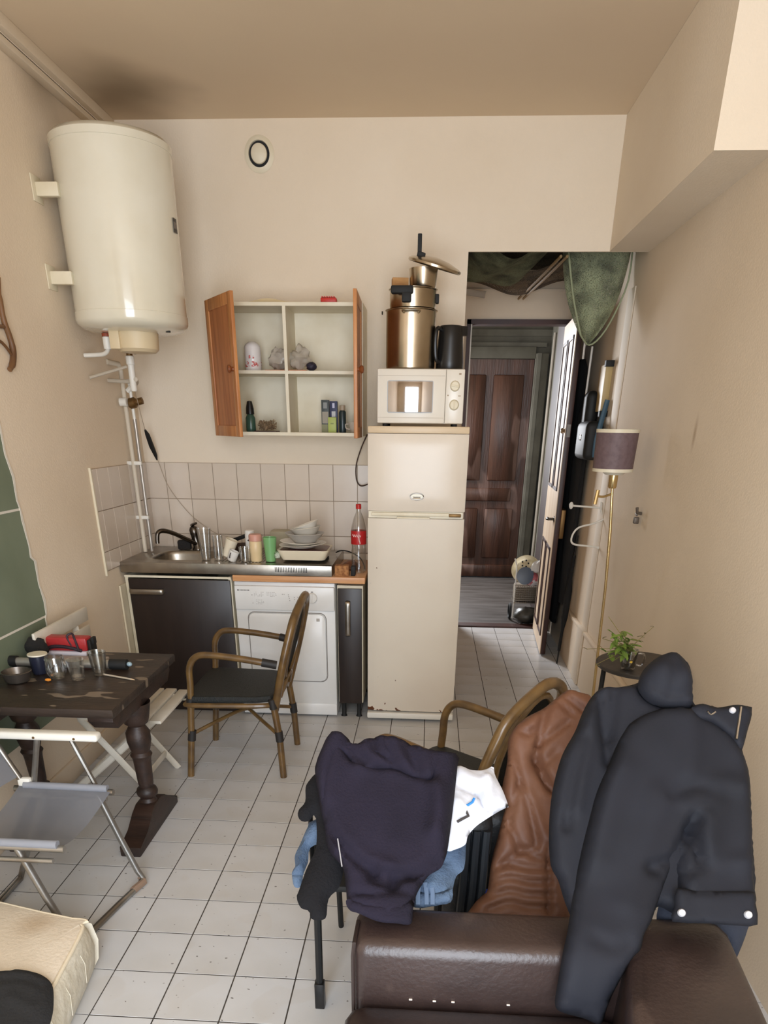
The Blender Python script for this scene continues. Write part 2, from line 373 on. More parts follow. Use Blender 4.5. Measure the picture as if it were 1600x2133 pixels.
# far door with panels
b = B(); bx(b, 1.15, 2.085, YH-.045, YH-.005, 0, 2.285); far_door = struct('door_2', b, M_oldwood)
for (x0, x1, z0, z1) in ((1.25, 1.58, 1.08, 2.14), (1.66, 1.99, 1.08, 2.14), (1.25, 1.58, .22, .78), (1.66, 1.99, .22, .78)):
    b = B(); bx(b, x0, x1, YH-.062, YH-.045, z0, z1, bev=.014); obj('panel', b, M_oldwood, far_door)
b = B(); bx(b, 1.16, 2.08, YH-.065, YH-.045, 0, .14, bev=.01); obj('kick_board', b, M_oldwood, far_door)
b = B(); bx(b, 1.30, 1.95, YH-.06, YH-.045, .86, 1.0, bev=.01); obj('lock_rail', b, M_oldwood, far_door)
# corridor door frame
b = B(); bx(b, 1.245, 1.275, YC-.02, YC+.12, 0, 2.37); bx(b, 2.035, 2.075, YC-.02, YC+.14, 0, 2.37); bx(b, 1.245, 2.075, YC-.02, YC+.12, 2.34, 2.372); bx(b, 1.245, 2.075, YC-.02, YC+.10, -.008, .012)
struct('trim_4', b, M_frame)
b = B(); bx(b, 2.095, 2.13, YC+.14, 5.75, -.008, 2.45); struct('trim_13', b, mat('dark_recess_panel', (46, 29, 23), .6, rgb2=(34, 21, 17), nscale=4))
b = B(); bx(b, 1.275, 1.285, YC-.012, YC+.02, 0, 2.34); struct('trim_5', b, M_creamw)
b = B(); bx(b, 1.10, 2.12, YC-.012, YC, 2.545, 2.565); bx(b, 1.15, 2.12, YC-.01, YC, 2.372, 2.545); struct('trim_6', b, M_wallL)
# open door leaf
hinge, free = Vector((2.012, 4.70, 0)), Vector((1.962, 3.855, 0)); dl = (free-hinge); Ld = dl.length
MD = frame(hinge, dl, (0, 0, 1))                                        # x along leaf, y up, z to the room side (towards -X or +X)
if MD.to_3x3().col[2].x > 0: MDs = -1
else: MDs = 1
b = B(); bx(b, 0, Ld, .012, 2.325, -.018*1, .018, M=MD, bev=.002); door1 = struct('door_1', b, M_frame)
def dz(a, c): return sorted((a*MDs, c*MDs))
b = B(); z0, z1 = dz(.018, .023); bx(b, .004, Ld-.004, .014, 2.32, z0, z1, M=MD); obj('face_board', b, M_doorcream, door1, label='cream painted face')
for (a, c, z, zz) in ((.10, .40, 1.22, 2.2), (.46, .76, 1.22, 2.2), (.10, .40, .14, .82), (.46, .76, .14, .82)):
    b = B(); z0, z1 = dz(.023, .031)
    for (q0, q1, r0, r1) in ((a, a+.022, z, zz), (c-.022, c, z, zz), (a, c, z, z+.022), (a, c, zz-.022, zz)): bx(b, q0, q1, r0, r1, z0, z1, M=MD)
    obj('moulding', b, M_frame, door1)
b = B(); lathe(b, [(0, 0), (.024, 0), (.024, .006), (.010, .01), (.010, .05), (.0, .05)], 14, MD @ T(Ld-.06, 1.03, .02*MDs) @ (Matrix() if MDs > 0 else RX(180)))
tube(b, [MD @ Vector((Ld-.06, 1.03, .066*MDs)), MD @ Vector((Ld-.10, 1.03, .07*MDs)), MD @ Vector((Ld-.17, 1.02, .066*MDs))], .011, 8, k=4); obj('door_handle', b, M_darkchrome, door1)
b = B(); bx(b, Ld-.13, Ld+.006, .90, 1.10, *dz(-.05, -.018), M=MD, bev=.004); obj('rim_lock', b, M_oldbrass, door1)
b = B(); bx(b, Ld-.01, Ld+.004, 1.58, 1.66, *dz(-.012, .012), M=MD); obj('latch', b, M_darkchrome, door1)
b = B(); lathe(b, [(0, 0), (.012, .004), (.02, .016), (.012, .03), (0, .032)], 12, MD @ T(Ld-.05, 1.62, .02*MDs)); obj('knob', b, M_chrome, door1)

# skirting, wall trims
b = B(); bx(b, XR-.022, XR, .95, 3.9, 0, .36, bev=.004); bx(b, XR-.03, XR, .95, 3.9, .36, .385, bev=.006); struct('baseboard_right', b, M_wallR)
b = B(); bx(b, XL, XL+.016, -2.4, 2.36, 0, .105, bev=.004); struct('baseboard_left', b, M_wallL)
b = B(); bx(b, XR-.006, XR, 3.16, 3.32, .385, 2.36, bev=.002); bx(b, XR-.034, XR, 3.15, 3.33, 0, .39, bev=.003); struct('trim_7', b, mat('pale_grey_strip', (222, 208, 188), .7))
b = B(); bx(b, XL, XL+.075, -2.4, YB, H-.045, H, bev=.004); bx(b, XL, XL+.045, -2.4, YB, H-.075, H-.045, bev=.004); bx(b, XL+.03, XL+.045, -2.4, YB, H-.052, H-.045); struct('trim_8', b, M_wall)
# dado of bare green boards under torn wallpaper
torn = [(1.36, 1.93), (1.365, 1.75), (1.38, 1.62), (1.375, 1.52), (1.40, 1.43), (1.392, 1.34), (1.405, 1.30), (1.40, 1.26), (1.415, 1.15), (1.408, 1.10), (1.435, 1.08), (1.43, .98), (1.445, .90), (1.44, .84), (1.425, .82), (1.43, .70), (1.42, .55), (1.415, .36)]
def tornY(z):
    for (a, za), (c, zc) in zip(torn, torn[1:]):
        if zc <= z <= za: return a+(c-a)*(za-z)/(za-zc)
    return torn[-1][0]
b = B(); bx(b, XL, XL+.001, -.4, 1.36, .362, 1.93); dado = struct('trim_12', b, M_paperedge)
for z0, z1 in ((.362, .826), (.836, 1.298), (1.308, 1.93)):
    zs = sorted({z0, z1} | {z for _, z in torn if z0 < z < z1}); poly = [(-.4, z0)] + [(tornY(z), z) for z in zs] + [(-.4, z1)]
    b = B(); prism(b, poly, 0, .005, M=frame((XL, 0, 0), (0, 1, 0), (0, 0, 1)) ); obj('green_board', b, M_green, dado, label='sage green board')
b = B(); poly = [(y-.003, z) for y, z in torn] + [(y+.012+.006*math.sin(z*37), z) for y, z in reversed(torn)]; prism(b, poly, 0, .0065, M=frame((XL, 0, 0), (0, 1, 0), (0, 0, 1))); obj('torn_paper_edge', b, M_paperedge, dado, label='torn white paper edge')
b = B()
for z in (.826, 1.298): bx(b, XL, XL+.004, -.4, tornY(z), z, z+.010)
obj('board_joint', b, M_paperedge, dado)
# splash-back tiles
def wall_tiles(parent, place, cols, rows):
    for (a0, a1) in cols:
        for (z0, z1) in rows:
            b = B(); w_, h_ = a1-a0-.003, z1-z0-.003; bx(b, -w_/2, w_/2, -.007, 0, -h_/2, h_/2, bev=.0012, seg=1)
            bmesh.ops.recalc_face_normals(b, faces=b.faces)
            key = 'walltile_%d_%d' % (round(w_*1000), round(h_*1000)); me = bpy.data.meshes.get(key)
            if me is None:
                me = bpy.data.meshes.new(key); b.to_mesh(me); me.materials.append(M_tilew)
            b.free(); o = bpy.data.objects.new('wall_tile', me); C.objects.link(o); o.parent = parent; place(o, (a0+a1)/2, (z0+z1)/2)
rows = [(.905, 1.004), (1.004, 1.214), (1.214, 1.424)]
cx = [-.773]+[-.05+.151*k for k in range(-4, 9)]
def pb(o, a, z): o.location = (a, YB-.003, z)
def pl(o, a, z): o.location = (XL+.003, a, z); o.rotation_euler = (0, 0, R(90))
b = B(); bx(b, XL, cx[-1], YB-.003, YB, .9, 1.424); bed_back = struct('trim_9', b, M_groutw)
cy = [2.17]+[2.98-.15*k for k in range(5, -1, -1)]; cy[-1] = 2.972
b = B(); bx(b, XL, XL+.003, 2.17, YB-.004, .9, 1.424); bed_left = struct('trim_11', b, M_groutw)
wall_tiles(bed_back, pb, list(zip(cx, cx[1:])), rows)
wall_tiles(bed_left, pl, list(zip(cy, cy[1:])), rows)
b = B(); bx(b, XL, XL+.012, 2.155, 2.17, .88, 1.43, bev=.002); struct('trim_10', b, M_cream)

# ------------------------------------------------------------------ water heater and pipes
hx, hy, hr = -.488, 2.285, .262
M_heat = mat('heater_enamel', (228, 222, 204), .16, rgb2=(220, 212, 190), nscale=3, coat=.5)
t = thing('water_heater', 'large white cylindrical water heater hung high on the left wall', 'water heater', (hx, hy, 2.03))
b = B(); lathe(b, [(hr, 2.105), (hr, 2.725)], 64, T(hx, hy, 0)); obj('tank', b, M_heat, t)
b = B(); lathe(b, [(0, 2.775), (hr*.8, 2.772), (hr-.012, 2.765), (hr+.003, 2.75), (hr+.003, 2.724), (hr-.002, 2.722)], 64, T(hx, hy, 0)); obj('top_cap', b, M_heat, t)
b = B(); lathe(b, [(0, 2.03), (hr*.7, 2.035), (hr-.03, 2.045), (hr-.004, 2.062), (hr+.003, 2.075), (hr+.003, 2.107), (hr-.002, 2.109)], 64, T(hx, hy, 0)); obj('bottom_cap', b, M_heat, t)
M_beige = mat('beige_plastic', (216, 196, 160), .5)
b = B(); lathe(b, [(0, 1.95), (.085, 1.952), (.10, 1.965), (.105, 2.036)], 32, T(hx+.02, hy-.03, 0)); bx(b, hx-.08, hx-.03, hy-.135, hy+.05, 1.96, 2.04, bev=.004); obj('terminal_cover', b, M_beige, t)
for z in (2.235, 2.555):
    for sy in (-1, 1):
        yy = hy+sy*.19; b = B(); bx(b, XL+.005, XL+.105, yy-.015, yy+.015, z-.028, z+.022, bev=.003); bx(b, XL+.001, XL+.007, yy-.045, yy+.04, z-.05, z+.045, bev=.001); obj('wall_bracket', b, M_cream, t)
a0 = R(-3)
b = B()
for i in range(5):
    pass
for s0, s1, z0, z1 in ((-.10, .06, 2.43, 2.485),):
    n_ = 8; r0 = hr+.001
    vv = [[b.verts.new((hx+(r0+dr)*math.cos(a0+s0+(s1-s0)*i/n_), hy+(r0+dr)*math.sin(a0+s0+(s1-s0)*i/n_), z)) for i in range(n_+1)] for dr, z in ((.003, z0), (.003, z1))]
    for i in range(n_): b.faces.new((vv[0][i], vv[0][i+1], vv[1][i+1], vv[1][i]))
bdg = obj('badge', b, mat('black_badge', (44, 34, 26), .4), t, label='small black maker plate')
b = B()
for k in range(4):
    q = a0-.075+.034*k; bx(b, -.003, .003, -.001, .0008, 2.445, 2.47, M=T(hx+(hr+.0045)*math.cos(q), hy+(hr+.0045)*math.sin(q), 0) @ RZ(math.degrees(q)+90))
obj('lettering', b, mat('grey_print', (120, 108, 96), .5), bdg, kind='stuff')
b = B(); lathe(b, [(0, 0), (.012, 0), (.012, .006), (0, .006)], 14, T(hx+.19, hy-.06, 2.035)); obj('pilot_light', b, M_rubber, t)

px_ = -.745
b = B()
tube(b, [(hx-.13, hy-.04, 2.035), (hx-.13, hy-.04, 2.0), (hx-.135, hy-.03, 1.965), (hx-.165, hy-.01, 1.948), (hx-.22, hy+.01, 1.944), (XL+.012, hy+.02, 1.943)], .010, 10, k=5)
heater = bpy.data.objects['water_heater']; w1 = obj('hot_water_pipe', b, M_creamw, heater)
b = B(); lathe(b, [(.017, 0), (.019, .004), (.019, .05), (.014, .056)], 14, T(hx-.13, hy-.04, 1.965)); obj('connector', b, M_creamw, w1)
b = B(); lathe(b, [(.02, 0), (.02, .014), (.012, .016)], 14, T(hx-.13, hy-.04, 2.018)); obj('red_washer', b, mat('rust_red', (150, 70, 44), .6), w1)
t = thing('cold_water_pipe', 'pair of white and grey vertical pipes in the corner above the sink', 'pipe', (px_, 2.70, .93))
b = B(); tube(b, [(px_, 2.70, .93), (px_, 2.70, 1.90), (px_, 2.68, 1.93), (XL+.003, 2.60, 1.935)], .013, 10); obj('pipe', b, mat('painted_pipe', (214, 202, 182), .4), t)
b = B(); tube(b, [(px_+.035, 2.72, .93), (px_+.035, 2.72, 1.66)], .011, 10); obj('pipe', b, mat('grey_pipe', (178, 170, 160), .3, .4), t)
for z in (1.12, 1.42):
    b = B(); bx(b, XL, px_+.05, 2.69, 2.71, z, z+.02, bev=.002); obj('pipe_clip', b, M_creamw, t)
b = B(); lathe(b, [(0, 0), (.02, 0), (.028, .01), (.028, .04), (.018, .05), (.018, .085), (0, .09)], 16, T(px_+.035, 2.71, 1.74) @ RY(78) @ T(0, 0, -.02)); obj('brass_valve', b, M_oldbrass, t, label='tarnished brass pressure valve')
b = B(); tube(b, [(px_+.035, 2.72, 1.60), (px_+.035, 2.71, 1.86)], .009, 8); tube(b, [(px_+.02, 2.71, 1.80), (px_+.06, 2.70, 1.83)], .014, 8); lathe(b, [(0, -.02), (.022, -.02), (.022, .02), (0, .02)], 12, T(px_-.0, 2.68, 1.745) @ RY(90)); obj('white_knob', b, M_creamw, t, label='white knob')
b = B(); lathe(b, [(0, 0), (.012, 0), (.017, .008), (.017, .12), (.022, .125), (.022, .16), (.012, .165), (0, .165)], 16, T(hx-.10, hy+.16, 1.79)); s1 = obj('overflow_funnel', b, M_creamw, heater, label='white plastic overflow funnel')
b = B(); lathe(b, [(0, 0), (.016, 0), (.016, .03), (.01, .045), (.01, .09)], 12, T(hx-.10, hy+.16, 1.952)); ball(b, (hx-.065, hy+.15, 1.975), .017); bx(b, hx-.13, hx-.09, hy+.15, hy+.17, 1.97, 1.985); obj('safety_valve', b, M_oldbrass, s1, label='dark brass safety valve')
b = B(); tube(b, [(hx-.10, hy+.10, 1.90), (XL+.02, hy+.02, 1.845)], .007, 8); tube(b, [(hx-.14, hy+.28, 1.84), (XL+.012, hy+.27, 1.845)], .010, 8); tube(b, [(hx-.08, hy+.15, 1.845), (hx-.15, hy+.28, 1.84)], .011, 8)
ball(b, (hx-.13, hy+.27, 1.84), .02); obj('branch_pipe', b, mat('grey_white_pipe', (188, 176, 158), .4), heater)
cord = [on(262, 745, 1, 2.50), on(285, 830, 1, 2.62), on(303, 898, 1, 2.78), on(318, 935, 1, 2.86), on(330, 962, 1, 2.93), on(352, 1015, 1, 2.955), on(395, 1070, 1, 2.955), on(440, 1105, 1, 2.94), on(470, 1117, 1, 2.9), on(500, 1121, 1, 2.87)]
b = B(); tube(b, cord, .0019, 6, k=5); t = single('electric_cord', b, mat('beige_cord', (172, 154, 132), .6), 'thin electric cord with a black in-line switch hanging from the heater', 'cord')
b = B(); q = [on(302, 895, 1, 2.775), on(307, 905, 1, 2.80), on(316, 930, 1, 2.85), on(324, 948, 1, 2.89), on(327, 958, 1, 2.91)]; tube(b, q, [.005, .013, .015, .011, .004], 10); obj('inline_switch', b, M_rubber, t)
# round vent
t = thing('air_vent', 'round cream air vent high on the back wall', 'vent', (.048, YB, 2.82))
MV = T(.048, YB, 2.897) @ RX(90)
b = B(); lathe(b, [(0, .001), (.076, .001), (.078, .006), (.066, .013), (.056, .016), (.054, .004), (0, .004)], 40, MV); obj('flange', b, M_cream, t)
b = B(); lathe(b, [(0, .002), (.0545, .002), (.0545, .006), (0, .006)], 40, MV); obj('throat', b, M_rubber, t, label='dark ring gap')
b = B(); lathe(b, [(0, .03), (.03, .028), (.041, .022), (.043, .014), (.03, .008), (0, .007)], 40, MV); obj('disc', b, M_cream, t)
b = B(); tube(b, [(.70, YB-.004, 2.20), (.70, YB-.012, 2.20), (.70, YB-.014, 2.212)], .004, 6); single('wall_hook', b, M_rubber, 'tiny dark hook in the back wall right of the cupboard', 'hook')

# ------------------------------------------------------------------ kitchen run
t = thing('sink_cabinet', 'dark brown sink cabinet with cream edges in the left corner', 'cabinet', (-.44, 2.65, 0))
b = B(); bx(b, -.762, -.744, 2.372, 2.95, .08, .85); bx(b, -.148, -.13, 2.372, 2.95, .08, .85); bx(b, -.744, -.148, 2.372, 2.95, .08, .098); bx(b, -.744, -.148, 2.94, 2.95, .098, .85); bx(b, -.762, -.13, 2.364, 2.372, .838, .85); obj('carcass', b, M_cream, t)
b = B(); bx(b, -.738, -.136, 2.352, 2.371, .10, .832, bev=.0015); dr = obj('door', b, M_wenge, t)
def bow(x, y, z, l, vert=False, d=.028, w_=.0145):
    q = [(-l/2, 0), (-l/2+.004, d*.8), (-l*.3, d), (l*.3, d), (l/2-.004, d*.8), (l/2, 0)]
    pts = [((x, y-a, z+s_) if vert else (x+s_, y-a, z)) for s_, a in q]
    b = B(); tube(b, pts, [(.004, w_)]*len(smoothpath(pts, 4)), 8, k=4, flat=(0, 1, 0)); return b
obj('handle', bow(-.63, 2.352, .763, .20), M_steel, dr)
b = B(); bx(b, -.75, -.14, 2.42, 2.44, 0, .08); obj('plinth', b, M_wenge, t)
b = B(); bx(b, -.776, -.766, 2.30, 2.95, .06, .80); obj('filler_panel', b, M_cream, t)
# steel sink top
ZT, Y0, Y1, X0, X1 = .926, 2.352, 2.955, -.772, .462
t = thing('sink_unit', 'stainless steel sink top with basin and vent slots', 'sink', (-.15, 2.65, .865))
b = B(); cxs, cys, ra, rb = -.455, 2.60, .185, .165; n_ = 56
def rim(k, s_, z):
    a = 2*math.pi*k/n_; ca, sa = math.cos(a), math.sin(a); e = .55
    return (cxs+ra*s_*math.copysign(abs(ca)**e, ca), cys+rb*s_*math.copysign(abs(sa)**e, sa), z)
def outer(k):
    a = 2*math.pi*k/n_; ca, sa = math.cos(a), math.sin(a)
    tx = ((X1-cxs)/ca if ca > 0 else (X0-cxs)/ca) if abs(ca) > 1e-6 else 1e9; ty = ((Y1-cys)/sa if sa > 0 else (Y0-cys)/sa) if abs(sa) > 1e-6 else 1e9
    q = min(tx, ty); return (cxs+ca*q, cys+sa*q, ZT)
rings = [[b.verts.new(outer(k)) for k in range(n_)]] + [[b.verts.new(rim(k, s_, z)) for k in range(n_)] for s_, z in ((1.06, ZT), (1.03, ZT+.003), (1.0, ZT-.002), (.97, ZT-.02), (.93, ZT-.12), (.82, ZT-.142), (.12, ZT-.15))]
for p, q in zip(rings, rings[1:]):
    for k in range(n_): b.faces.new((p[k], p[(k+1) % n_], q[(k+1) % n_], q[k]))
b.faces.new(rings[-1])
for (cxx, cyy) in ((X0, Y0), (X1, Y0), (X1, Y1), (X0, Y1)):
    near = sorted(range(n_), key=lambda k: (rings[0][k].co.x-cxx)**2+(rings[0][k].co.y-cyy)**2)[:2]; v = b.verts.new((cxx, cyy, ZT)); b.faces.new((rings[0][near[0]], rings[0][near[1]], v))
obj('top', b, M_steel, t, ang=50)
b = B(); bx(b, X0, X1, Y0-.004, Y0, .868, ZT, bev=.0015); bx(b, X1-.004, X1, Y0, Y1, .868, ZT-.001); bx(b, X0, X0+.004, Y0, Y1, .868, ZT-.001); apron = obj('apron', b, M_steel, t)
b = B()
for k in range(20): bx(b, .135+k*.0095, .139+k*.0095, Y0-.0052, Y0-.0035, .888, .915)
obj('vent_slots', b, M_rubber, apron, kind='stuff')
b = B(); lathe(b, [(0, .778), (.03, .778), (.034, .783), (.03, .783), (0, .781)], 20, T(cxs, cys, 0)); obj('drain', b, M_chrome, t)
b = B()
for (x, y) in ((.16, 2.78), (.33, 2.60)): lathe(b, [(0, ZT+.014), (.08, ZT+.014), (.085, ZT+.011), (.085, ZT)], 30, T(x, y, 0))
obj('hot_plate', b, M_rubber, t)
b = B()
for k in range(14): bx(b, -.20+.02*k, -.192+.02*k, 2.42, 2.88, ZT-.001, ZT+.0022)
obj('drain_ribs', b, M_steel, t, kind='stuff')
# mixer tap
sink = t; b = B(); lathe(b, [(0, 0), (.036, 0), (.036, .004), (0, .004)], 20, T(-.45, 2.83, ZT)); t = obj('mixer_tap', b, M_darkchrome, sink, label='dark tarnished mixer tap')
b = B(); lathe(b, [(0, 0), (.032, 0), (.032, .01), (.026, .02), (.025, .09), (.028, .10), (.028, .125), (.02, .14), (0, .142)], 20, T(-.45, 2.83, ZT) @ RX(0) @ RY(-8)); obj('body', b, M_darkchrome, t)
b = B(); tube(b, [(-.455, 2.815, ZT+.04), (-.50, 2.76, ZT+.075), (-.555, 2.70, ZT+.115), (-.60, 2.655, ZT+.135), (-.625, 2.63, ZT+.125), (-.632, 2.622, ZT+.09), (-.632, 2.62, ZT+.065)], .013, 10, k=5); obj('spout', b, M_darkchrome, t)
b = B(); tube(b, [(-.465, 2.83, ZT+.13), (-.47, 2.815, ZT+.15), (-.455, 2.79, ZT+.158), (-.425, 2.76, ZT+.168)], [.013, .012, .008, .007], 8); obj('lever', b, M_darkchrome, t)
b = B(); bx(b, -.575, -.49, 2.80, 2.84, ZT+.001, ZT+.06, bev=.012); single('scourer', b, mat('black_sponge', (38, 34, 32), .9, bump=.5), 'black scouring sponge leaning beside the tap base', 'sponge')
# worktop
b = B(); bx(b, -.115, .652, 2.345, 2.955, .832, .866, bev=.002); single('worktop', b, M_beech, 'beech wood worktop over the dryer and the narrow cabinet', 'worktop')

# dryer
M_dry = mat('dryer_enamel', (236, 235, 233), .28, rgb2=(228, 226, 222), nscale=3)
M_print = mat('grey_lettering', (110, 106, 104), .6)
x0, x1, yf = -.118, .474, 2.378
t = thing('tumble_dryer', 'white front-loading tumble dryer under the beech worktop', 'dryer', (.178, 2.66, 0))
b = B(); bx(b, x0, x1, yf, 2.94, .012, .826, bev=.006); obj('body', b, M_dry, t)
b = B(); bx(b, x0+.002, x1-.002, yf-.016, yf+.01, .665, .805, bev=.007); pn = obj('control_panel', b, M_dry, t)
b = B(); bx(b, x0+.001, x1-.001, yf-.005, yf+.01, .012, .085, bev=.004); obj('plinth', b, M_dry, t)
def rrect(x0, x1, z0, z1, r, n=6):
    out = []
    for (cx_, cz_, a) in ((x1-r, z1-r, 0), (x0+r, z1-r, 90), (x0+r, z0+r, 180), (x1-r, z0+r, 270)):
        out += [(cx_+r*math.cos(R(a+90*i/n)), cz_+r*math.sin(R(a+90*i/n))) for i in range(n+1)]
    return out
MF = T(0, yf, 0) @ RX(90)
b = B(); prism(b, rrect(x0+.075, x1-.06, .235, .645, .035), -.002, .012, M=MF, bev=.005); dd = obj('door', b, M_dry, t)
b = B(); tube(b, [(x, yf-.0015, z) for x, z in rrect(x0+.070, x1-.055, .230, .650, .038)], .003, 6, closed=True); obj('door_seam', b, mat('grey_seam', (150, 144, 138), .7), dd)
b = B(); bx(b, x1-.112, x1-.092, yf-.014, yf-.011, .605, .622, bev=.001); obj('door_badge', b, mat('pale_print', (188, 182, 176), .5), dd)
MP = T(0, yf-.016, 0) @ RX(90)
b = B(); lathe(b, [(0, .016), (.026, .014), (.029, .010), (.031, 0)], 30, MP @ T(.342, .742, 0)); kn = obj('knob', b, M_dry, pn)
b = B(); bx(b, .338, .346, yf-.038, yf-.028, .716, .768, bev=.002); obj('pointer', b, M_dry, kn)
b = B(); bx(b, .336, .348, yf-.0175, yf-.0165, .774, .779)
ball(b, (-.093, yf-.0165, .779), (.005, .001, .005)); rnd = random.Random(4)
for k in range(7): bx(b, -.084+k*.0085, -.078+k*.0085, yf-.0172, yf-.0158, .776, .782)
obj('maker_mark', b, M_print, pn, kind='stuff')
b = B()
for (xa, za, nx, nz_) in ((.00, .745, 6, 4), (.075, .745, 6, 4), (.01, .70, 5, 4)):
    for i in range(nx):
        for j in range(nz_):
            if rnd.random() < .8: bx(b, xa+i*.010, xa+i*.010+rnd.uniform(.004, .008), yf-.0170, yf-.0158, za+j*.0075, za+j*.0075+.0025)
for (xa, za) in ((.165, .757), (.175, .757), (.20, .755), (.202, .745), (.205, .735), (.207, .722), (.235, .74), (.236, .728), (.255, .742), (-.015, .75), (-.012, .703)): bx(b, xa, xa+.005, yf-.0172, yf-.0158, za, za+.005)
obj('control_legend', b, mat('faint_grey_print', (176, 171, 167), .6), pn, kind='stuff')
for (x, y) in ((x0+.05, 2.44), (x1-.05, 2.44), (x0+.05, 2.88), (x1-.05, 2.88)):
    b = B(); lathe(b, [(0, 0), (.018, 0), (.018, .014), (0, .014)], 12, T(x, y, 0)); obj('foot', b, M_rubber, t)
# narrow cabinet
t = thing('narrow_cabinet', 'narrow dark brown cabinet with vertical handle between dryer and fridge', 'cabinet', (.563, 2.66, 0))
b = B(); bx(b, .488, .638, 2.378, 2.94, .10, .815); obj('carcass', b, M_cream, t)
b = B(); bx(b, .492, .632, 2.358, 2.377, .10, .80, bev=.0015); d2 = obj('door', b, M_wenge, t)
obj('handle', bow(.552, 2.358, .63, .20, True), M_steel, d2)
for (x, y) in ((.515, 2.41), (.61, 2.41), (.515, 2.88), (.61, 2.88)):
    b = B(); lathe(b, [(0, 0), (.02, 0), (.014, .012), (.013, .1)], 12, T(x, y, 0)); obj('leg', b, M_rubber, t)

# fridge freezer
M_fr = mat('fridge_enamel', (226, 214, 198), .26, rgb2=(220, 207, 190), nscale=2, spec=.3, bump=.03, bscale=5)
M_frr = mat('fridge_enamel_rusty', (224, 214, 198), .42, rgb2=(218, 206, 190), nscale=2, spec=.25)
def add_rust(m, z0, z1):
    t = m.node_tree; N = t.nodes; L = t.links; bb = N['Principled BSDF']; g = N.new('ShaderNodeNewGeometry'); sp = N.new('ShaderNodeSeparateXYZ'); L.new(g.outputs['Position'], sp.inputs[0])
    nz = N.new('ShaderNodeTexNoise'); nz.inputs['Scale'].default_value = 22; nz.inputs['Detail'].default_value = 3; L.new(g.outputs['Position'], nz.inputs['Vector'])
    mr = N.new('ShaderNodeMapRange'); mr.inputs[1].default_value = z0; mr.inputs[2].default_value = z1; mr.inputs[3].default_value = .16; mr.inputs[4].default_value = -.2; L.new(sp.outputs['Z'], mr.inputs[0])
    mx_ = N.new('ShaderNodeMapRange'); mx_.inputs[1].default_value = .67; mx_.inputs[2].default_value = .95; mx_.inputs[3].default_value = .07; mx_.inputs[4].default_value = -.03; L.new(sp.outputs['X'], mx_.inputs[0])
    ad = N.new('ShaderNodeMath'); ad.operation = 'ADD'; L.new(nz.outputs['Fac'], ad.inputs[0]); L.new(mr.outputs[0], ad.inputs[1])
    ad2 = N.new('ShaderNodeMath'); ad2.operation = 'ADD'; L.new(ad.outputs[0], ad2.inputs[0]); L.new(mx_.outputs[0], ad2.inputs[1])
    gt = N.new('ShaderNodeMapRange'); gt.inputs[1].default_value = .585; gt.inputs[2].default_value = .605; L.new(ad2.outputs[0], gt.inputs[0])
    mx = N.new('ShaderNodeMixRGB'); mx.inputs['Color2'].default_value = lin((98, 58, 36)); L.new(gt.outputs[0], mx.inputs['Fac']); L.new(bb.inputs['Base Color'].links[0].from_socket, mx.inputs['Color1']); L.new(mx.outputs[0], bb.inputs['Base Color'])
add_rust(M_frr, .045, .10)
fx0, fx1, fy = .668, 1.198, 2.345
t = thing('fridge_freezer', 'tall cream two-door fridge freezer with rust along its bottom edge', 'fridge', ((fx0+fx1)/2, 2.62, 0))
b = B(); bx(b, fx0+.003, fx1-.003, fy+.05, 2.92, .03, 1.615, bev=.004); obj('cabinet', b, M_fr, t)
def bulged(x0, x1, z0, z1, depth, bulge):
    b = B(); nx, nz_ = 12, 10; g = []
    for j in range(nz_+1):
        row = []
        for i in range(nx+1):
            u, v = i/nx*2-1, j/nz_*2-1; row.append(b.verts.new((x0+(x1-x0)*i/nx, fy-bulge*(1-abs(u)**3)*(1-.5*abs(v)**4)+(.010 if abs(u) == 1 else 0)+(.006 if abs(v) == 1 else 0), z0+(z1-z0)*j/nz_)))
        g.append(row)
    for j in range(nz_):
        for i in range(nx): b.faces.new((g[j][i], g[j][i+1], g[j+1][i+1], g[j+1][i]))
    bd = g[0]+[r[-1] for r in g[1:]]+g[-1][-2::-1]+[r[0] for r in g[-2:0:-1]]; bk = [b.verts.new((v.co.x, fy+depth, v.co.z)) for v in bd]; n = len(bd)
    for i in range(n): b.faces.new((bd[i], bk[i], bk[(i+1) % n], bd[(i+1) % n]))
    b.faces.new(bk); return b
fd = obj('freezer_door', bulged(fx0, fx1, 1.226, 1.605, .045, .014), M_fr, t, ang=60)
ld = obj('fridge_door', bulged(fx0, fx1, .065, 1.188, .045, .010), M_frr, t, ang=60, label='lower door chipped with rust at its foot')
b = B(); bx(b, fx0, fx1, fy-.002, 2.92, 1.607, 1.640, bev=.004); obj('top_panel', b, mat('yellowed_trim', (214, 190, 156), .4), t, label='yellowed top edge')
b = B(); bx(b, fx0+.004, fx1-.01, fy+.012, fy+.05, 1.190, 1.224); bx(b, fx0+.02, fx1-.085, fy-.004, fy+.012, 1.202, 1.219, bev=.003); bx(b, fx0+.16, fx0+.34, fy-.006, fy+.01, 1.188, 1.197, bev=.002); obj('grip_strip', b, M_cream, t)
b = B(); bx(b, fx1-.085, fx1-.02, fy-.006, fy+.012, 1.200, 1.216, bev=.002); obj('name_strip', b, M_oldbrass, t, label='small dark brown strip')
b = B(); bx(b, fx0-.002, fx1+.0, fy-.016, fy+.06, .018, .055, bev=.007); obj('foot_strip', b, M_creamw, t)
MB_ = T(.935, fy-.0145, 1.303) @ RX(90)
b = B(); tube(b, [(.036*math.cos(2*math.pi*i/28), .0165*math.sin(2*math.pi*i/28), .001) for i in range(28)], .0026, 6, closed=True, M=MB_); bd = obj('badge', b, M_darkchrome, fd, label='oval chrome badge')
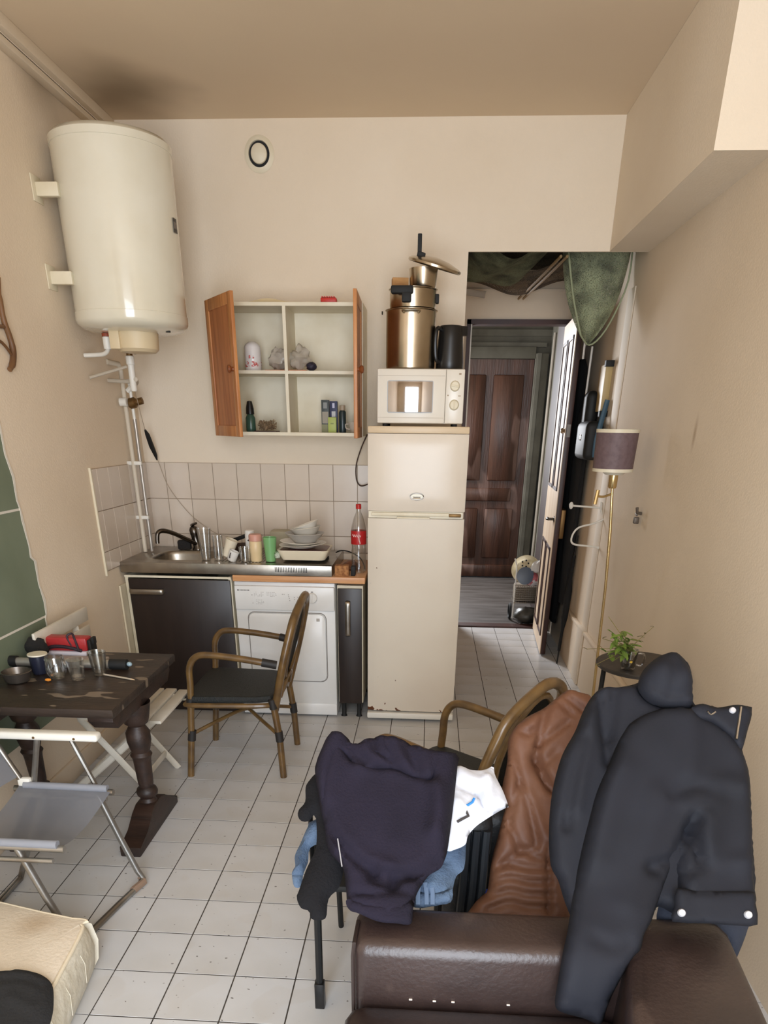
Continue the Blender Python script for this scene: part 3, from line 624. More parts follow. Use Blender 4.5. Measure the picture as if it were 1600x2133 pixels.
b = B(); prism(b, [(.035*math.cos(2*math.pi*i/28), .0155*math.sin(2*math.pi*i/28)) for i in range(28)], -.002, .0012, M=MB_); bd2 = obj('badge_plate', b, mat('badge_silver', (214, 208, 192), .25, .6), bd) if False else obj('badge_plate', b, mat('badge_silver', (176, 168, 152), .4, .5), fd)
b = B(); tube(b, [(-.02+.0022*i, -.004+.0035*math.sin(i*1.9), .002) for i in range(19)], .0013, 5, k=2, M=MB_); bx(b, -.022, .022, -.0105, -.0085, .001, .0022, M=MB_); obj('badge_script', b, M_oldbrass, fd)
for (x, y) in ((fx0+.05, 2.42), (fx1-.05, 2.42), (fx0+.05, 2.86), (fx1-.05, 2.86)):
    b = B(); lathe(b, [(0, 0), (.018, 0), (.018, .032), (0, .032)], 10, T(x, y, 0)); obj('foot', b, M_rubber, t)
# cable beside the fridge
b = B(); tube(b, [on(765, 905, 1, 2.9), on(752, 935, 1, 2.93), on(742, 970, 1, 2.95), on(743, 1000, 1, 2.95), on(752, 1012, 1, 2.94), on(768, 1008, 1, 2.9)], .004, 6, k=6); single('cable', b, mat('brown_cable', (70, 52, 44), .6), 'looped brown cable on the wall left of the fridge', 'cable')

# microwave
mx0, mx1, my, mz = .714, 1.160, 2.385, 1.640
M_mw = mat('microwave_white', (228, 220, 206), .28)
t = thing('microwave', 'white microwave with mirrored window on top of the fridge', 'microwave', ((mx0+mx1)/2, 2.54, mz))
b = B(); bx(b, mx0, mx1, my+.014, 2.72, mz+.012, mz+.262, bev=.006); obj('case', b, M_mw, t)
b = B(); bx(b, mx0, mx1-.095, my, my+.02, mz+.014, mz+.26, bev=.005); md = obj('door', b, M_mw, t)
b = B(); prism(b, rrect(mx0+.052, mx1-.158, mz+.062, mz+.208, .008), -.001, .003, M=T(0, my, 0) @ RX(90)); obj('window_frame', b, mat('grey_frame', (150, 144, 138), .3), md)
b = B(); g = []
for j in range(9):
    row = []
    for i in range(15):
        u, v = i/14*2-1, j/8*2-1; row.append(b.verts.new((mx0+.056+(mx1-.162-mx0-.056)*i/14, my-.0035-.014*(1-u*u)-.004*(1-v*v), mz+.066+.138*j/8)))
    g.append(row)
for j in range(8):
    for i in range(14): b.faces.new((g[j][i], g[j][i+1], g[j+1][i+1], g[j+1][i]))
obj('window', b, mat('mirror_glass', (176, 172, 172), .06, 1.), md, label='mirrored window pane')
b = B(); bx(b, mx0+.004, mx1-.1, my-.001, my+.002, mz+.228, mz+.231); bx(b, mx0+.004, mx1-.1, my-.001, my+.002, mz+.038, mz+.041); obj('door_groove', b, mat('warm_grey_line', (196, 184, 168), .5), md)
b = B(); bx(b, mx1-.094, mx1, my, my+.02, mz+.014, mz+.26, bev=.005); cp = obj('control_panel', b, M_mw, t)
for z in (.185, .100):
    b = B(); lathe(b, [(0, .016), (.019, .015), (.023, .011), (.025, 0)], 26, T(mx1-.048, my, mz+z) @ RX(90)); kn = obj('knob', b, M_cream, cp)
    b = B(); bx(b, -.0035, .0035, -.02, .02, .014, .021, M=T(mx1-.048, my, mz+z) @ RX(90) @ RZ(0 if z < .15 else 80), bev=.001); obj('knob_grip', b, M_cream, kn)
b = B(); bx(b, mx1-.03, mx1-.018, my-.0006, my+.001, mz+.235, mz+.243); bx(b, mx1-.085, mx1-.078, my-.0006, my+.001, mz+.14, mz+.146); bx(b, mx1-.03, mx1-.016, my-.0006, my+.001, mz+.139, mz+.143); obj('dial_marks', b, mat('brown_print', (168, 146, 120), .6), cp, kind='stuff')
for (x, y) in ((mx0+.04, 2.43), (mx1-.04, 2.43), (mx0+.04, 2.68), (mx1-.04, 2.68)):
    b = B(); lathe(b, [(0, 0), (.014, 0), (.014, .013), (0, .013)], 10, T(x, y, mz)); obj('foot', b, M_rubber, t)
ZM = mz+.262
# pots and kettle on the microwave
M_pot = mat('stained_steel', (196, 184, 164), .24, 1., rgb2=(172, 158, 136), nscale=4)
def pot(name, label, c, r, h, lug=True):
    t = thing(name, label, 'pot', c)
    b = B(); lathe(b, [(0, .003), (r-.012, 0), (r-.002, .006), (r, .02), (r, h-.006), (r+.006, h-.002), (r+.006, h), (r-.002, h), (r-.004, h-.01), (r-.004, .012), (0, .008)], 48, T(*c)); obj('pan', b, M_pot, t); return t
pc = (.876, 2.545, ZM)
t = pot('stock_pot', 'large steel stock pot standing on the microwave', pc, .128, .262)
b = B(); tube(b, [(pc[0]-.035, pc[1]-.128, pc[2]+.243), (pc[0]-.035, pc[1]-.15, pc[2]+.25), (pc[0]+.04, pc[1]-.15, pc[2]+.25), (pc[0]+.04, pc[1]-.127, pc[2]+.243)], .006, 8, k=4); obj('handle', b, M_pot, t)
b = B(); tube(b, [(pc[0]-.035, pc[1]+.128, pc[2]+.243), (pc[0]-.035, pc[1]+.15, pc[2]+.25), (pc[0]+.035, pc[1]+.15, pc[2]+.25), (pc[0]+.035, pc[1]+.128, pc[2]+.243)], .006, 8, k=4); obj('handle', b, M_pot, t)
pz = pc[2]+.2625
t = pot('pressure_cooker', 'smaller steel pressure cooker stacked on the stock pot', (pc[0]+.006, pc[1], pz), .118, .088)
b = B(); bx(b, -.075, .035, -.028, .018, .055, .088, bev=.008, M=T(pc[0]-.025, pc[1]-.118, pz)); bx(b, -.03, .015, -.03, .01, .02, .06, bev=.006, M=T(pc[0]-.015, pc[1]-.118, pz)); obj('handle', b, M_rubber, t, label='black lever handle')
b = B(); bx(b, -.006, .02, -.02, .02, .03, .07, bev=.005, M=T(pc[0]+.118, pc[1], pz)); obj('handle', b, M_rubber, t)
b = B(); bx(b, -.04, .04, -.03, .03, 0, .125, M=T(pc[0]-.062, pc[1]+.01, pz+.012) @ RZ(8), bev=.002); bo = single('cardboard_box', b, mat('cardboard', (196, 150, 96), .8, rgb2=(170, 122, 74), nscale=9, stretch=(1, 1, 4)), 'small orange cardboard box standing in the upper pot', 'box')
pass
b = B(); lathe(b, [(0, 0), (.06, 0), (.066, .01), (.072, .085), (.066, .085), (.058, .006), (0, .005)], 26, T(pc[0]+.055, pc[1], pz+.089)); single('steel_bowl', b, M_pot, 'round steel bowl set between the upper pot and the tilted lid', 'bowl')
Ml = T(pc[0]+.108, pc[1]-.01, pz+.178) @ RY(14) @ RX(8)
t = thing('pot_lid', 'shiny steel lid lying tilted on top of the pot stack', 'lid', (pc[0]+.108, pc[1]-.01, pz+.175))
b = B(); lathe(b, [(.128, 0), (.134, .003), (.134, .012), (.12, .020), (.07, .034), (.02, .040), (0, .041), (0, .035), (.07, .028), (.12, .012), (.128, .006)], 48, Ml); obj('dome', b, M_pot, t)
b = B(); bx(b, -.010, .010, -.008, .008, .02, .115, bev=.003, M=Ml @ T(-.075, -.03, 0) @ RY(-14)); bx(b, -.02, .02, -.014, .014, .018, .045, bev=.004, M=Ml @ T(-.075, -.03, 0)); obj('knob', b, M_rubber, t, label='upright black screw knob')
kc = (1.082, 2.55, ZM)
t = thing('kettle', 'black electric kettle beside the stock pot on the microwave', 'kettle', kc)
b = B(); lathe(b, [(0, .002), (.068, 0), (.072, .01), (.072, .04), (.064, .14), (.060, .19), (.056, .198), (0, .205)], 32, T(*kc)); prism(b, [(.045, -.03), (.085, -.006), (.085, .006), (.045, .03)], .155, .197, T(*kc)); obj('jug', b, M_black, t)
b = B(); tube(b, [(kc[0]-.05, kc[1]-.035, kc[2]+.18), (kc[0]-.072, kc[1]-.06, kc[2]+.18), (kc[0]-.078, kc[1]-.066, kc[2]+.12), (kc[0]-.072, kc[1]-.06, kc[2]+.05), (kc[0]-.055, kc[1]-.045, kc[2]+.035)], .010, 8, k=4); obj('handle', b, M_black, t)

# ------------------------------------------------------------------ wall cupboard
ux0, ux1, uy, uz0, uz1 = -.214, .614, 2.68, 1.585, 2.218
t = thing('wall_cupboard', 'cream wall cupboard with two open pine doors above the sink', 'cupboard', ((ux0+ux1)/2, 2.83, uz0))
b = B(); th = .017
bx(b, ux0, ux0+th, uy, YB, uz0, uz1); bx(b, ux1-th, ux1, uy, YB, uz0, uz1); bx(b, ux0+th, ux1-th, uy, YB, uz0, uz0+th); bx(b, ux0+th, ux1-th, uy, YB, uz1-th, uz1); obj('carcass', b, M_cream, t)
b = B(); bx(b, ux0+th, ux1-th, YB-.012, YB-.008, uz0+th, uz1-th); obj('back_board', b, M_cream, t)
b = B(); bx(b, .184, .201, uy+.001, YB-.012, uz0+th, uz1-th); obj('divider', b, M_cream, t)
ZS = 1.905
for a, c in ((ux0+th, .184), (.201, ux1-th)):
    b = B(); bx(b, a, c, uy+.002, YB-.012, ZS-.016, ZS); obj('shelf', b, M_cream, t)
def cup_door(hx_, ang, flip):
    Mx = T(hx_, uy-.002, 0) @ RZ(-ang)
    w_ = .402; b = B(); z0, z1 = uz0-.004, uz1+.003; st = .052
    bx(b, 0, st, -.018, 0, z0, z1, bev=.002, M=Mx); bx(b, w_-st, w_, -.018, 0, z0, z1, bev=.002, M=Mx); bx(b, st, w_-st, -.018, 0, z0, z0+st, bev=.002, M=Mx); bx(b, st, w_-st, -.018, 0, z1-st, z1, bev=.002, M=Mx)
    d = obj('door', b, M_pine, t)
    b = B(); bx(b, st-.003, w_-st+.003, -.012, -.005, z0+st-.003, z1-st+.003, M=Mx); obj('panel', b, M_pinep, d)
    for zc in (0,):
        s_ = -1 if not flip else 1; yy = -.018 if not flip else 0
        b = B(); lathe(b, [(0, 0), (.011, 0), (.009, .008), (.016, .016), (.019, .022), (.014, .03), (0, .033)], 18, Mx @ T(w_-.03, yy, (z0+z1)/2-.01) @ RX(90 if not flip else -90)); obj('knob', b, mat('dark_pine_knob', (128, 70, 36), .35), d)
cup_door(ux0, 56.5, False)
cup_door(ux1-.004, 88.5, True)
# things in and on the cupboard
b = B(); bx(b, 0, .085, 0, .05, 0, .026, bev=.005)
for i in range(6):
    bx(b, .006+i*.0125, .012+i*.0125, .0, .05, .026, .032)
bmesh.ops.transform(b, matrix=T(.385, 2.72, uz1), verts=b.verts); single('red_brush', b, mat('red_plastic', (196, 44, 34), .45), 'small red ribbed brush lying on top of the cupboard', 'brush')
b = B(); prof = [(-.06, uz1+.0005)]+[(-.06+.62*i/24, uz1+.004+.020*math.exp(-((i-6)/3.2)**2)+.004*math.exp(-((i-13)/4)**2)) for i in range(25)]+[(.56, uz1+.0005)]; prism(b, prof[::-1], -2.90, -2.74, M=RX(90)); single('folded_paper', b, mat('yellowed_paper', (214, 192, 150), .8), 'curled yellowed paper lying along the top of the cupboard', 'paper')
ZF = ZS+.0005
t = thing('powder_tub', 'white cylindrical tub with red print on the upper left shelf', 'tub', (-.015, 2.80, ZF))
b = B(); lathe(b, [(0, 0), (.044, 0), (.046, .004), (.046, .115), (.040, .128), (.02, .142), (0, .145)], 26, T(-.015, 2.80, ZF)); obj('tub', b, mat('white_gloss_tub', (232, 226, 222), .3), t)
b = B(); lathe(b, [(.0465, .02), (.0468, .022), (.0468, .045), (.0465, .047)], 26, T(-.015, 2.80, ZF)); bx(b, -.03, .0, -.05, -.044, .06, .075, M=T(-.015, 2.80, ZF) @ RZ(20)); obj('label_band', b, mat('red_white_print', (222, 214, 210), .5, rgb2=(190, 70, 64), nscale=60, lo=.5, hi=.56), t)
b = B(); bx(b, -.1, .30, 2.70, 2.86, ZS+.0003, ZS+.0035); single('shelf_paper', b, mat('orange_pink_paper', (206, 128, 92), .8, rgb2=(214, 176, 166), nscale=5, lo=.45, hi=.55), 'orange and pink paper lining lying on the upper shelf', 'paper') if False else b.free()
b = B(); bx(b, .07, .183, 2.70, 2.84, ZS+.0003, ZS+.0035); single('orange_envelope', b, mat('orange_paper', (214, 124, 78), .8), 'orange paper lying under the plastic bag on the upper left shelf', 'paper')
b = B(); bx(b, .202, .30, 2.70, 2.80, ZS+.0003, ZS+.004); single('orange_card', b, mat('orange_card', (206, 116, 70), .8), 'orange card lying on the upper right shelf by the divider', 'paper')
def crumple(name, label, cat, c, r, m, seed, amp=.35, n=18, v=12, squash=1.):
    b = B(); lathe(b, [(math.sin(math.pi*i/v), -math.cos(math.pi*i/v)) for i in range(v+1)], n)
    for q in b.verts:
        d = q.co.normalized(); k = 1+amp*noise.noise(d*1.7+Vector((seed, seed*2, 0)))+amp*.6*noise.noise(d*4.1+Vector((0, seed, seed)))
        q.co = Vector((d.x*r[0]*k, d.y*r[1]*k, d.z*r[2]*k))
    zmin = min(q.co.z for q in b.verts); bmesh.ops.translate(b, vec=Vector(c)-Vector((0, 0, zmin)), verts=b.verts); return single(name, b, m, label, cat, ang=60)
M_film = veil('clear_film', (206, 196, 182), .55); M_film.node_tree.nodes['Principled BSDF'].inputs['Roughness'].default_value = .2
crumple('plastic_bag', 'crumpled clear plastic bag on the upper left shelf', 'bag', (.135, 2.79, ZS+.0038), (.05, .05, .046), M_film, 3.1, amp=.62)
crumple('plastic_bag', 'crumpled clear plastic bag on the upper right shelf against the divider', 'bag', (.252, 2.77, ZS+.0045), (.052, .05, .046), M_film, 5.4, amp=.6)
crumple('dark_pouch', 'small dark blue pouch lying on the upper right shelf', 'pouch', (.325, 2.73, ZS+.0005), (.028, .03, .02), mat('navy_pouch', (44, 40, 56), .6), 8.2, .2)
ZL = uz0+.0172
t = thing('spray_bottle', 'dark green bottle standing on the lower left shelf behind the pine door', 'bottle', (-.045, 2.77, ZL))
b = B(); lathe(b, [(0, 0), (.026, 0), (.028, .006), (.028, .07), (.02, .085), (.018, .09)], 22, T(-.045, 2.77, ZL)); obj('body', b, mat('green_glass', (56, 84, 70), .25), t)
b = B(); lathe(b, [(.019, .088), (.024, .09), (.022, .12), (.014, .155), (0, .158)], 22, T(-.045, 2.77, ZL)); obj('cap', b, M_black, t)
def herb(name, label, c, n, L_, m, seed):
    rr = random.Random(seed); b = B()
    for i in range(n):
        a = rr.uniform(0, 6.28); l = rr.uniform(.4, 1)*L_; q = Vector((math.cos(a)*l*.8, math.sin(a)*l*.5, rr.uniform(.1, .9)*L_*.75))
        tube(b, [Vector(c), Vector(c)+q*.5+Vector((0, 0, .01)), Vector(c)+q], .0012, 4)
        for k in range(3):
            p = Vector(c)+q*(.5+.2*k); bx(b, -.008, .008, -.004, .004, -.0006, .0006, M=T(*p) @ Matrix.Rotation(rr.uniform(0, 6), 4, Vector((rr.random(), rr.random(), rr.random()+.1)).normalized()))
    return single(name, b, m, label, 'herbs')
herb('dried_herbs', 'bunch of dried herbs lying on the lower left shelf', (.05, 2.77, ZL+.012), 110, .075, mat('dried_herb', (146, 122, 92), .9, rgb2=(110, 84, 60), nscale=30), 5)
b = B(); bx(b, -.02, .11, 2.72, 2.84, ZL, ZL+.005, bev=.002); single('tray', b, mat('dark_red_tray', (70, 38, 30), .5), 'flat dark red tray under the dried herbs', 'tray')
def carton(name, label, x, y, w_, d_, h_, base, bands):
    t = thing(name, label, 'box', (x, y, ZL)); b = B(); bx(b, x-w_/2, x+w_/2, y-d_/2, y+d_/2, ZL, ZL+h_, bev=.0008); obj('carton', b, mat(name+'_card', base, .5), t)
    for k, (a, c, z0, z1, col) in enumerate(bands):
        b = B(); bx(b, x+w_*a, x+w_*c, y-d_/2-.0007, y-d_/2+.0002, ZL+h_*z0, ZL+h_*z1); obj('print', b, mat(name+'_print%d' % k, col, .5), t)
carton('product_carton', 'tall dark carton with grey print, leftmost on the lower right shelf', .388, 2.80, .044, .03, .166, (58, 66, 66), [(-.48, .48, .0, .25, (126, 124, 82)), (-.4, .4, .28, .64, (150, 140, 122)), (-.25, .25, .74, .92, (130, 132, 128))])
carton('navy_carton', 'tall navy carton with white emblem behind the lime green box', .436, 2.80, .044, .03, .160, (34, 42, 78), [(-.25, .25, .5, .68, (190, 188, 188)), (-.15, .15, .78, .94, (190, 190, 214))])
carton('lime_carton', 'short lime green box in front of the navy carton', .432, 2.755, .046, .03, .078, (168, 180, 92), [(-.2, .2, .55, .62, (120, 130, 60))])
t = thing('dark_bottle', 'dark teal bottle with pale cap right of the cartons on the lower shelf', 'bottle', (.487, 2.79, ZL))
b = B(); lathe(b, [(0, 0), (.019, 0), (.02, .004), (.02, .104), (.016, .112), (.012, .114)], 20, T(.487, 2.79, ZL)); obj('body', b, mat('dark_teal', (36, 50, 52), .35), t)
b = B(); lathe(b, [(.013, .113), (.016, .115), (.016, .14), (0, .142)], 18, T(.487, 2.79, ZL)); obj('cap', b, mat('taupe_cap', (166, 146, 122), .5), t)
t = thing('tea_cup', 'white cup lying at the right end of the lower shelf', 'cup', (.555, 2.79, ZL))
b = B(); lathe(b, [(0, .002), (.018, 0), (.024, .008), (.036, .055), (.034, .055), (.022, .011), (0, .008)], 22, T(.555, 2.79, ZL)); obj('bowl', b, mat('greyish_china', (200, 188, 174), .3), t)
b = B(); tube(b, [(.522, 2.785, ZL+.045), (.505, 2.78, ZL+.042), (.51, 2.78, ZL+.022), (.53, 2.785, ZL+.018)], .004, 6, k=4); obj('handle', b, mat('greyish_china_handle', (190, 178, 164), .3), t)
b = B(); lathe(b, [(0, 0), (.011, 0), (.011, .012), (0, .014)], 14, T(.578, 2.73, ZL)); single('red_stopper', b, mat('dark_red', (120, 22, 20), .4), 'small dark red stopper beside the cup on the lower shelf', 'stopper')

# ------------------------------------------------------------------ things on the sink and worktop
Z2 = ZT+.0025
def tumbler(name, label, c, r0, r1, h, m, n=26, cat='glass', group=None, facets=0):
    b = B(); lathe(b, [(0, .004), (r0-.003, 0), (r0, .003), (r1, h), (r1-.002, h), (r0-.002, .008), (0, .010)], facets or n, T(*c)); return single(name, b, m, label, cat, group)
tumbler('plastic_cup', 'tall clear plastic cup nearest the basin on the steel top', (-.292, 2.46, Z2), .026, .040, .175, M_plast, cat='cup')
tumbler('straight_glass', 'tall clear straight glass right of the plastic cup on the steel top', (-.219, 2.47, Z2), .027, .029, .135, M_glass)
tumbler('short_glass', 'short clear glass standing before the white can on the steel top', (-.055, 2.44, Z2), .030, .034, .08, M_glass)
b = B(); lathe(b, [(0, 0), (.028, 0), (.036, .10), (.034, .10), (.026, .004), (0, .004)], 24, T(-.178, 2.50, Z2+.018) @ RY(22)); single('paper_cup', b, mat('cream_paper', (226, 214, 190), .6), 'cream paper cup leaning behind the small white mug', 'cup')
t = thing('espresso_cup', 'tiny white cup tipped on its side with a dark mark', 'cup', (-.125, 2.43, Z2))
Mc = T(-.125, 2.43, Z2+.030) @ RY(24) @ T(0, 0, -.028)
b = B(); lathe(b, [(0, 0), (.022, 0), (.026, .006), (.029, .058), (.027, .058), (.022, .008), (0, .008)], 22, Mc); obj('bowl', b, M_white, t)
b = B(); tube(b, [Mc @ Vector((-.012, -.030, .045)), Mc @ Vector((-.010, -.040, .04)), Mc @ Vector((-.008, -.038, .022)), Mc @ Vector((-.008, -.027, .018))], .003, 6, k=4); obj('handle', b, mat('dark_mark', (60, 50, 46), .5), t)
t = thing('frying_pan', 'black frying pan with brown inside standing at the back of the steel top', 'pan', (-.12, 2.76, Z2))
b = B(); lathe(b, [(0, .003), (.075, 0), (.095, .045), (.093, .046), (.074, .006), (0, .006)], 30, T(-.12, 2.76, Z2)); obj('bowl', b, mat('burnt_pan', (56, 38, 30), .5), t)
b = B(); tube(b, [(-.20, 2.73, Z2+.045), (-.17, 2.67, Z2+.085), (-.09, 2.64, Z2+.115)], [(.006, .012)]*3, 8); obj('handle', b, M_rubber, t)
t = thing('spice_can', 'white can with black dots behind the jars on the steel top', 'can', (-.055, 2.585, Z2))
b = B(); lathe(b, [(0, 0), (.028, 0), (.028, .15), (.024, .154), (0, .155)], 24, T(-.055, 2.585, Z2)); obj('can', b, M_white, t)
b = B(); ball(b, (-.042, 2.559, Z2+.125), (.006, .003, .007)); ball(b, (-.055, 2.557, Z2+.10), (.008, .003, .005)); ball(b, (-.036, 2.563, Z2+.082), (.009, .004, .007)); obj('dots', b, M_rubber, t)
t = thing('ribbed_jar', 'beige jar with a pink lid on the steel top', 'jar', (.008, 2.455, Z2))
b = B(); lathe(b, [(0, 0), (.032, 0), (.034, .006), (.034, .045), (.036, .05), (.036, .108), (.032, .114)], 28, T(.008, 2.455, Z2)); obj('jar', b, mat('beige_jar', (226, 200, 156), .4), t)
b = B(); lathe(b, [(.032, .112), (.038, .114), (.038, .142), (.034, .15), (0, .151)], 28, T(.008, 2.455, Z2)); obj('lid', b, mat('pink_lid', (206, 150, 132), .45), t)
tumbler('green_beaker', 'pale green plastic beaker beside the beige jar', (.092, 2.455, Z2), .029, .039, .135, mat('green_plastic', (124, 176, 116), .3), cat='cup')
b = B(); bx(b, .02, .20, 2.79, 2.90, Z2+.001, Z2+.125, bev=.012); bm_ = single('storage_box', b, veil('cloudy_plastic', (196, 186, 158), .6), 'cloudy clear plastic storage box behind the green beaker', 'box')
# baking dish and crockery stack
dc = (.285, 2.535)
t = thing('baking_dish', 'cream rectangular baking dish with red-brown inside under the plates', 'dish', (dc[0], dc[1], Z2+.014))
b = B(); o_ = rrect(dc[0]-.125, dc[0]+.125, dc[1]-.105, dc[1]+.105, .03); i_ = rrect(dc[0]-.15, dc[0]+.15, dc[1]-.125, dc[1]+.125, .035)
def loft(b, loops):
    V = [[b.verts.new(p) for p in L_] for L_ in loops]
    for p, q in zip(V, V[1:]):
        n = len(p)
        for k in range(n): b.faces.new((p[k], p[(k+1) % n], q[(k+1) % n], q[k]))
    b.faces.new(V[0][::-1]); b.faces.new(V[-1])
z0 = Z2+.014
loft(b, [[(x, y, z0) for x, y in o_], [(x, y, z0+.052) for x, y in i_], [(x, y, z0+.055) for x, y in i_], [(dc[0]+(x-dc[0])*.95, dc[1]+(y-dc[1])*.95, z0+.052) for x, y in i_]]); obj('dish', b, mat('cream_ceramic', (230, 218, 192), .25), t)
b = B(); prism(b, [(dc[0]+(x-dc[0])*.9, dc[1]+(y-dc[1])*.9) for x, y in i_], z0+.0525, z0+.054); obj('glaze', b, mat('red_brown_glaze', (92, 40, 30), .3), t)
b = B(); bx(b, dc[0]-.185, dc[0]-.135, dc[1]-.10, dc[1]-.05, z0+.005, z0+.045, bev=.01); single('green_sponge', b, mat('green_sponge', (86, 120, 70), .9, rgb2=(214, 214, 200), nscale=40), 'green and white sponge wedged beside the baking dish', 'sponge')
def plate(name, label, c, r, h, m, tilt=0, cat='plate', group=None, foot=.55):
    b = B(); lathe(b, [(0, .003), (r*foot, 0), (r*(foot+.03), .003), (r*.97, h-.002), (r, h), (r*.985, h+.002), (r*foot, .008), (0, .007)], 44, T(*c) @ RY(tilt)); return single(name, b, m, label, cat, group)
zp = z0+.0555
M_china = mat('white_china', (232, 226, 214), .2)
plate('dinner_plate', 'large white plate lying over the baking dish', (dc[0]-.012, dc[1]-.01, zp+.004), .14, .02, M_china, -3)
plate('side_plate', 'second white plate lying on the large plate', (dc[0]-.03, dc[1]-.005, zp+.018), .118, .018, M_china, 2)
plate('plastic_bowl', 'grey translucent plastic bowl on top of the plates', (dc[0]-.002, dc[1], zp+.032), .115, .05, mat('grey_plastic_bowl', (190, 184, 176), .35), 0, 'bowl')
plate('soup_bowl', 'white bowl with a brown rim stacked in the plastic bowl', (dc[0]+.008, dc[1], zp+.058), .092, .055, mat('white_bowl', (222, 214, 200), .25), -6, 'bowl')
plate('rice_bowl', 'white bowl tilted on top of the crockery stack', (dc[0]+.022, dc[1]-.005, zp+.088), .078, .045, M_china, -20, 'bowl')
t = thing('cork_block', 'square cork block at the worktop edge beside the sink', 'block', (.515, 2.42, .866))
b = B(); bx(b, .476, .556, 2.375, 2.435, .8665, .925, bev=.002); obj('block', b, mat('cork', (176, 124, 76), .8, rgb2=(136, 88, 50), nscale=60, lo=.4, hi=.6), t)
b = B(); bx(b, .566, .592, 2.39, 2.44, .8665, .92, bev=.004); single('black_box', b, M_rubber, 'tiny black box between the cork block and the bottle', 'box')
b = B(); lathe(b, [(0, 0), (.055, 0), (.06, .01), (.05, .028), (.02, .05), (0, .052)], 24, T(.545, 2.62, .8665)); single('brown_dish', b, mat('brown_glaze', (120, 72, 48), .35), 'brown glazed dish behind the cork block', 'dish')
b = B(); tube(b, [(.44, 2.75, .94), (.48, 2.66, .965), (.54, 2.58, .972), (.60, 2.585, .94), (.625, 2.59, .90), (.63, 2.60, .872)], .004, 6, k=5); single('black_cable', b, M_rubber, 'black cable arching over the brown dish', 'cable')
# cola bottle
bc = (.603, 2.505, .8665)
t = thing('soda_bottle', 'clear plastic soda bottle with red cap and label beside the fridge', 'bottle', bc)
b = B(); lathe(b, [(0, .008), (.028, 0), (.040, .012), (.042, .03), (.042, .12), (.039, .15), (.044, .165), (.044, .235), (.040, .26), (.026, .31), (.014, .335), (.0135, .36)], 30, T(*bc)); obj('bottle', b, M_plast, t)
b = B(); lathe(b, [(.0138, .352), (.0155, .353), (.0155, .375), (.013, .378), (0, .378)], 20, T(*bc)); obj('cap', b, mat('red_cap', (188, 30, 26), .4), t)
b = B(); lathe(b, [(.0442, .163), (.0448, .166), (.0448, .234), (.0442, .237)], 30, T(*bc)); lb = obj('label', b, mat('red_label', (178, 28, 30), .4), t, label='red label with white script')
def wrap(s_, z): a = R(-100)+s_/.0455; return (bc[0]+.0455*math.cos(a), bc[1]+.0455*math.sin(a), bc[2]+z)
b = B(); tube(b, [wrap(-.028+.0035*i, .212+.007*math.sin(i*1.7)) for i in range(16)], .0016, 5, k=3); tube(b, [wrap(.02-.001*i, .168+.0045*i+.004*math.sin(i)) for i in range(9)], .003, 5, k=3); obj('script', b, mat('white_print', (236, 206, 200), .5), lb)

add_stain(M_wallR, tuple(on(1447, 905, 0, XR)), .05, (150, 118, 84), .6, (1, 1.6, .5))
# ------------------------------------------------------------------ dark trestle table
M_dark = mat('dark_oak', (52, 35, 27), .5, rgb2=(37, 25, 20), nscale=4, stretch=(1, 7, 7), bump=.15, bscale=20)
M_tabletop = mat('worn_dark_table_top', (54, 41, 33), .45, rgb2=(35, 26, 21), nscale=3, stretch=(1.5, 5, 5), lo=.35, hi=.65, bump=.2, bscale=18)
add_specks(M_tabletop, (150, 132, 112), 9, .64, .55, (1, 2.2, 1))
TZ = .70
t = thing('trestle_table', 'dark worn wooden table with turned legs against the left wall', 'table', (-.46, .96, 0))
b = B(); prism(b, [(-.768, .598), (-.138, .600), (-.142, 1.325), (-.768, 1.330)], TZ-.036, TZ, bev=.005); obj('tabletop', b, M_tabletop, t)
for x in (-.21, -.70):
    b = B(); prism(b, [(.64, TZ-.037), (1.29, TZ-.037), (1.29, TZ-.065), (1.25, TZ-.105), (.68, TZ-.105), (.64, TZ-.065)], -.05, .05, M=frame((x, 0, 0), (0, 1, 0), (0, 0, 1)), bev=.004); obj('trestle_head', b, M_dark, t)
    b = B(); lathe(b, [(.040, .10), (.042, .13), (.030, .15), (.044, .165), (.047, .18), (.042, .195), (.030, .205), (.033, .22), (.038, .33), (.040, .345), (.047, .36), (.038, .375), (.043, .39), (.051, .425), (.051, .465), (.037, .49), (.034, .497), (.05, .51), (.056, .53), (.062, .56), (.07, .60)], 26, T(x, .955, 0)); obj('turned_column', b, M_dark, t)
    b = B(); prism(b, [(.69, 0), (1.185, 0), (1.19, .035), (1.12, .06), (1.05, .115), (1.0, .135), (.91, .135), (.86, .115), (.80, .06), (.69, .045)], -.045, .045, M=frame((x, 0, 0), (0, 1, 0), (0, 0, 1)), bev=.007); obj('foot', b, M_dark, t)
# things on the table
ZT2 = TZ+.0012
t = thing('ashtray', 'round dark metal ashtray near the left edge of the table', 'ashtray', (-.645, .885, ZT2))
b = B(); lathe(b, [(0, .003), (.040, 0), (.046, .004), (.058, .042), (.055, .044), (.044, .012), (0, .009)], 32, T(-.645, .885, ZT2)); obj('bowl', b, mat('pewter', (110, 102, 94), .35, .8), t)
b = B(); lathe(b, [(0, .010), (.041, .012), (.03, .022), (0, .026)], 20, T(-.645, .885, ZT2)); obj('ash', b, mat('ash', (70, 62, 56), .95), t)
t = thing('navy_mug', 'navy mug with a white rim behind the ashtray', 'mug', (-.607, 1.0, ZT2))
b = B(); lathe(b, [(0, 0), (.030, 0), (.034, .008), (.036, .075), (.033, .075), (.031, .012), (0, .01)], 26, T(-.607, 1.0, ZT2)); obj('body', b, mat('navy_glaze', (34, 36, 50), .3), t)
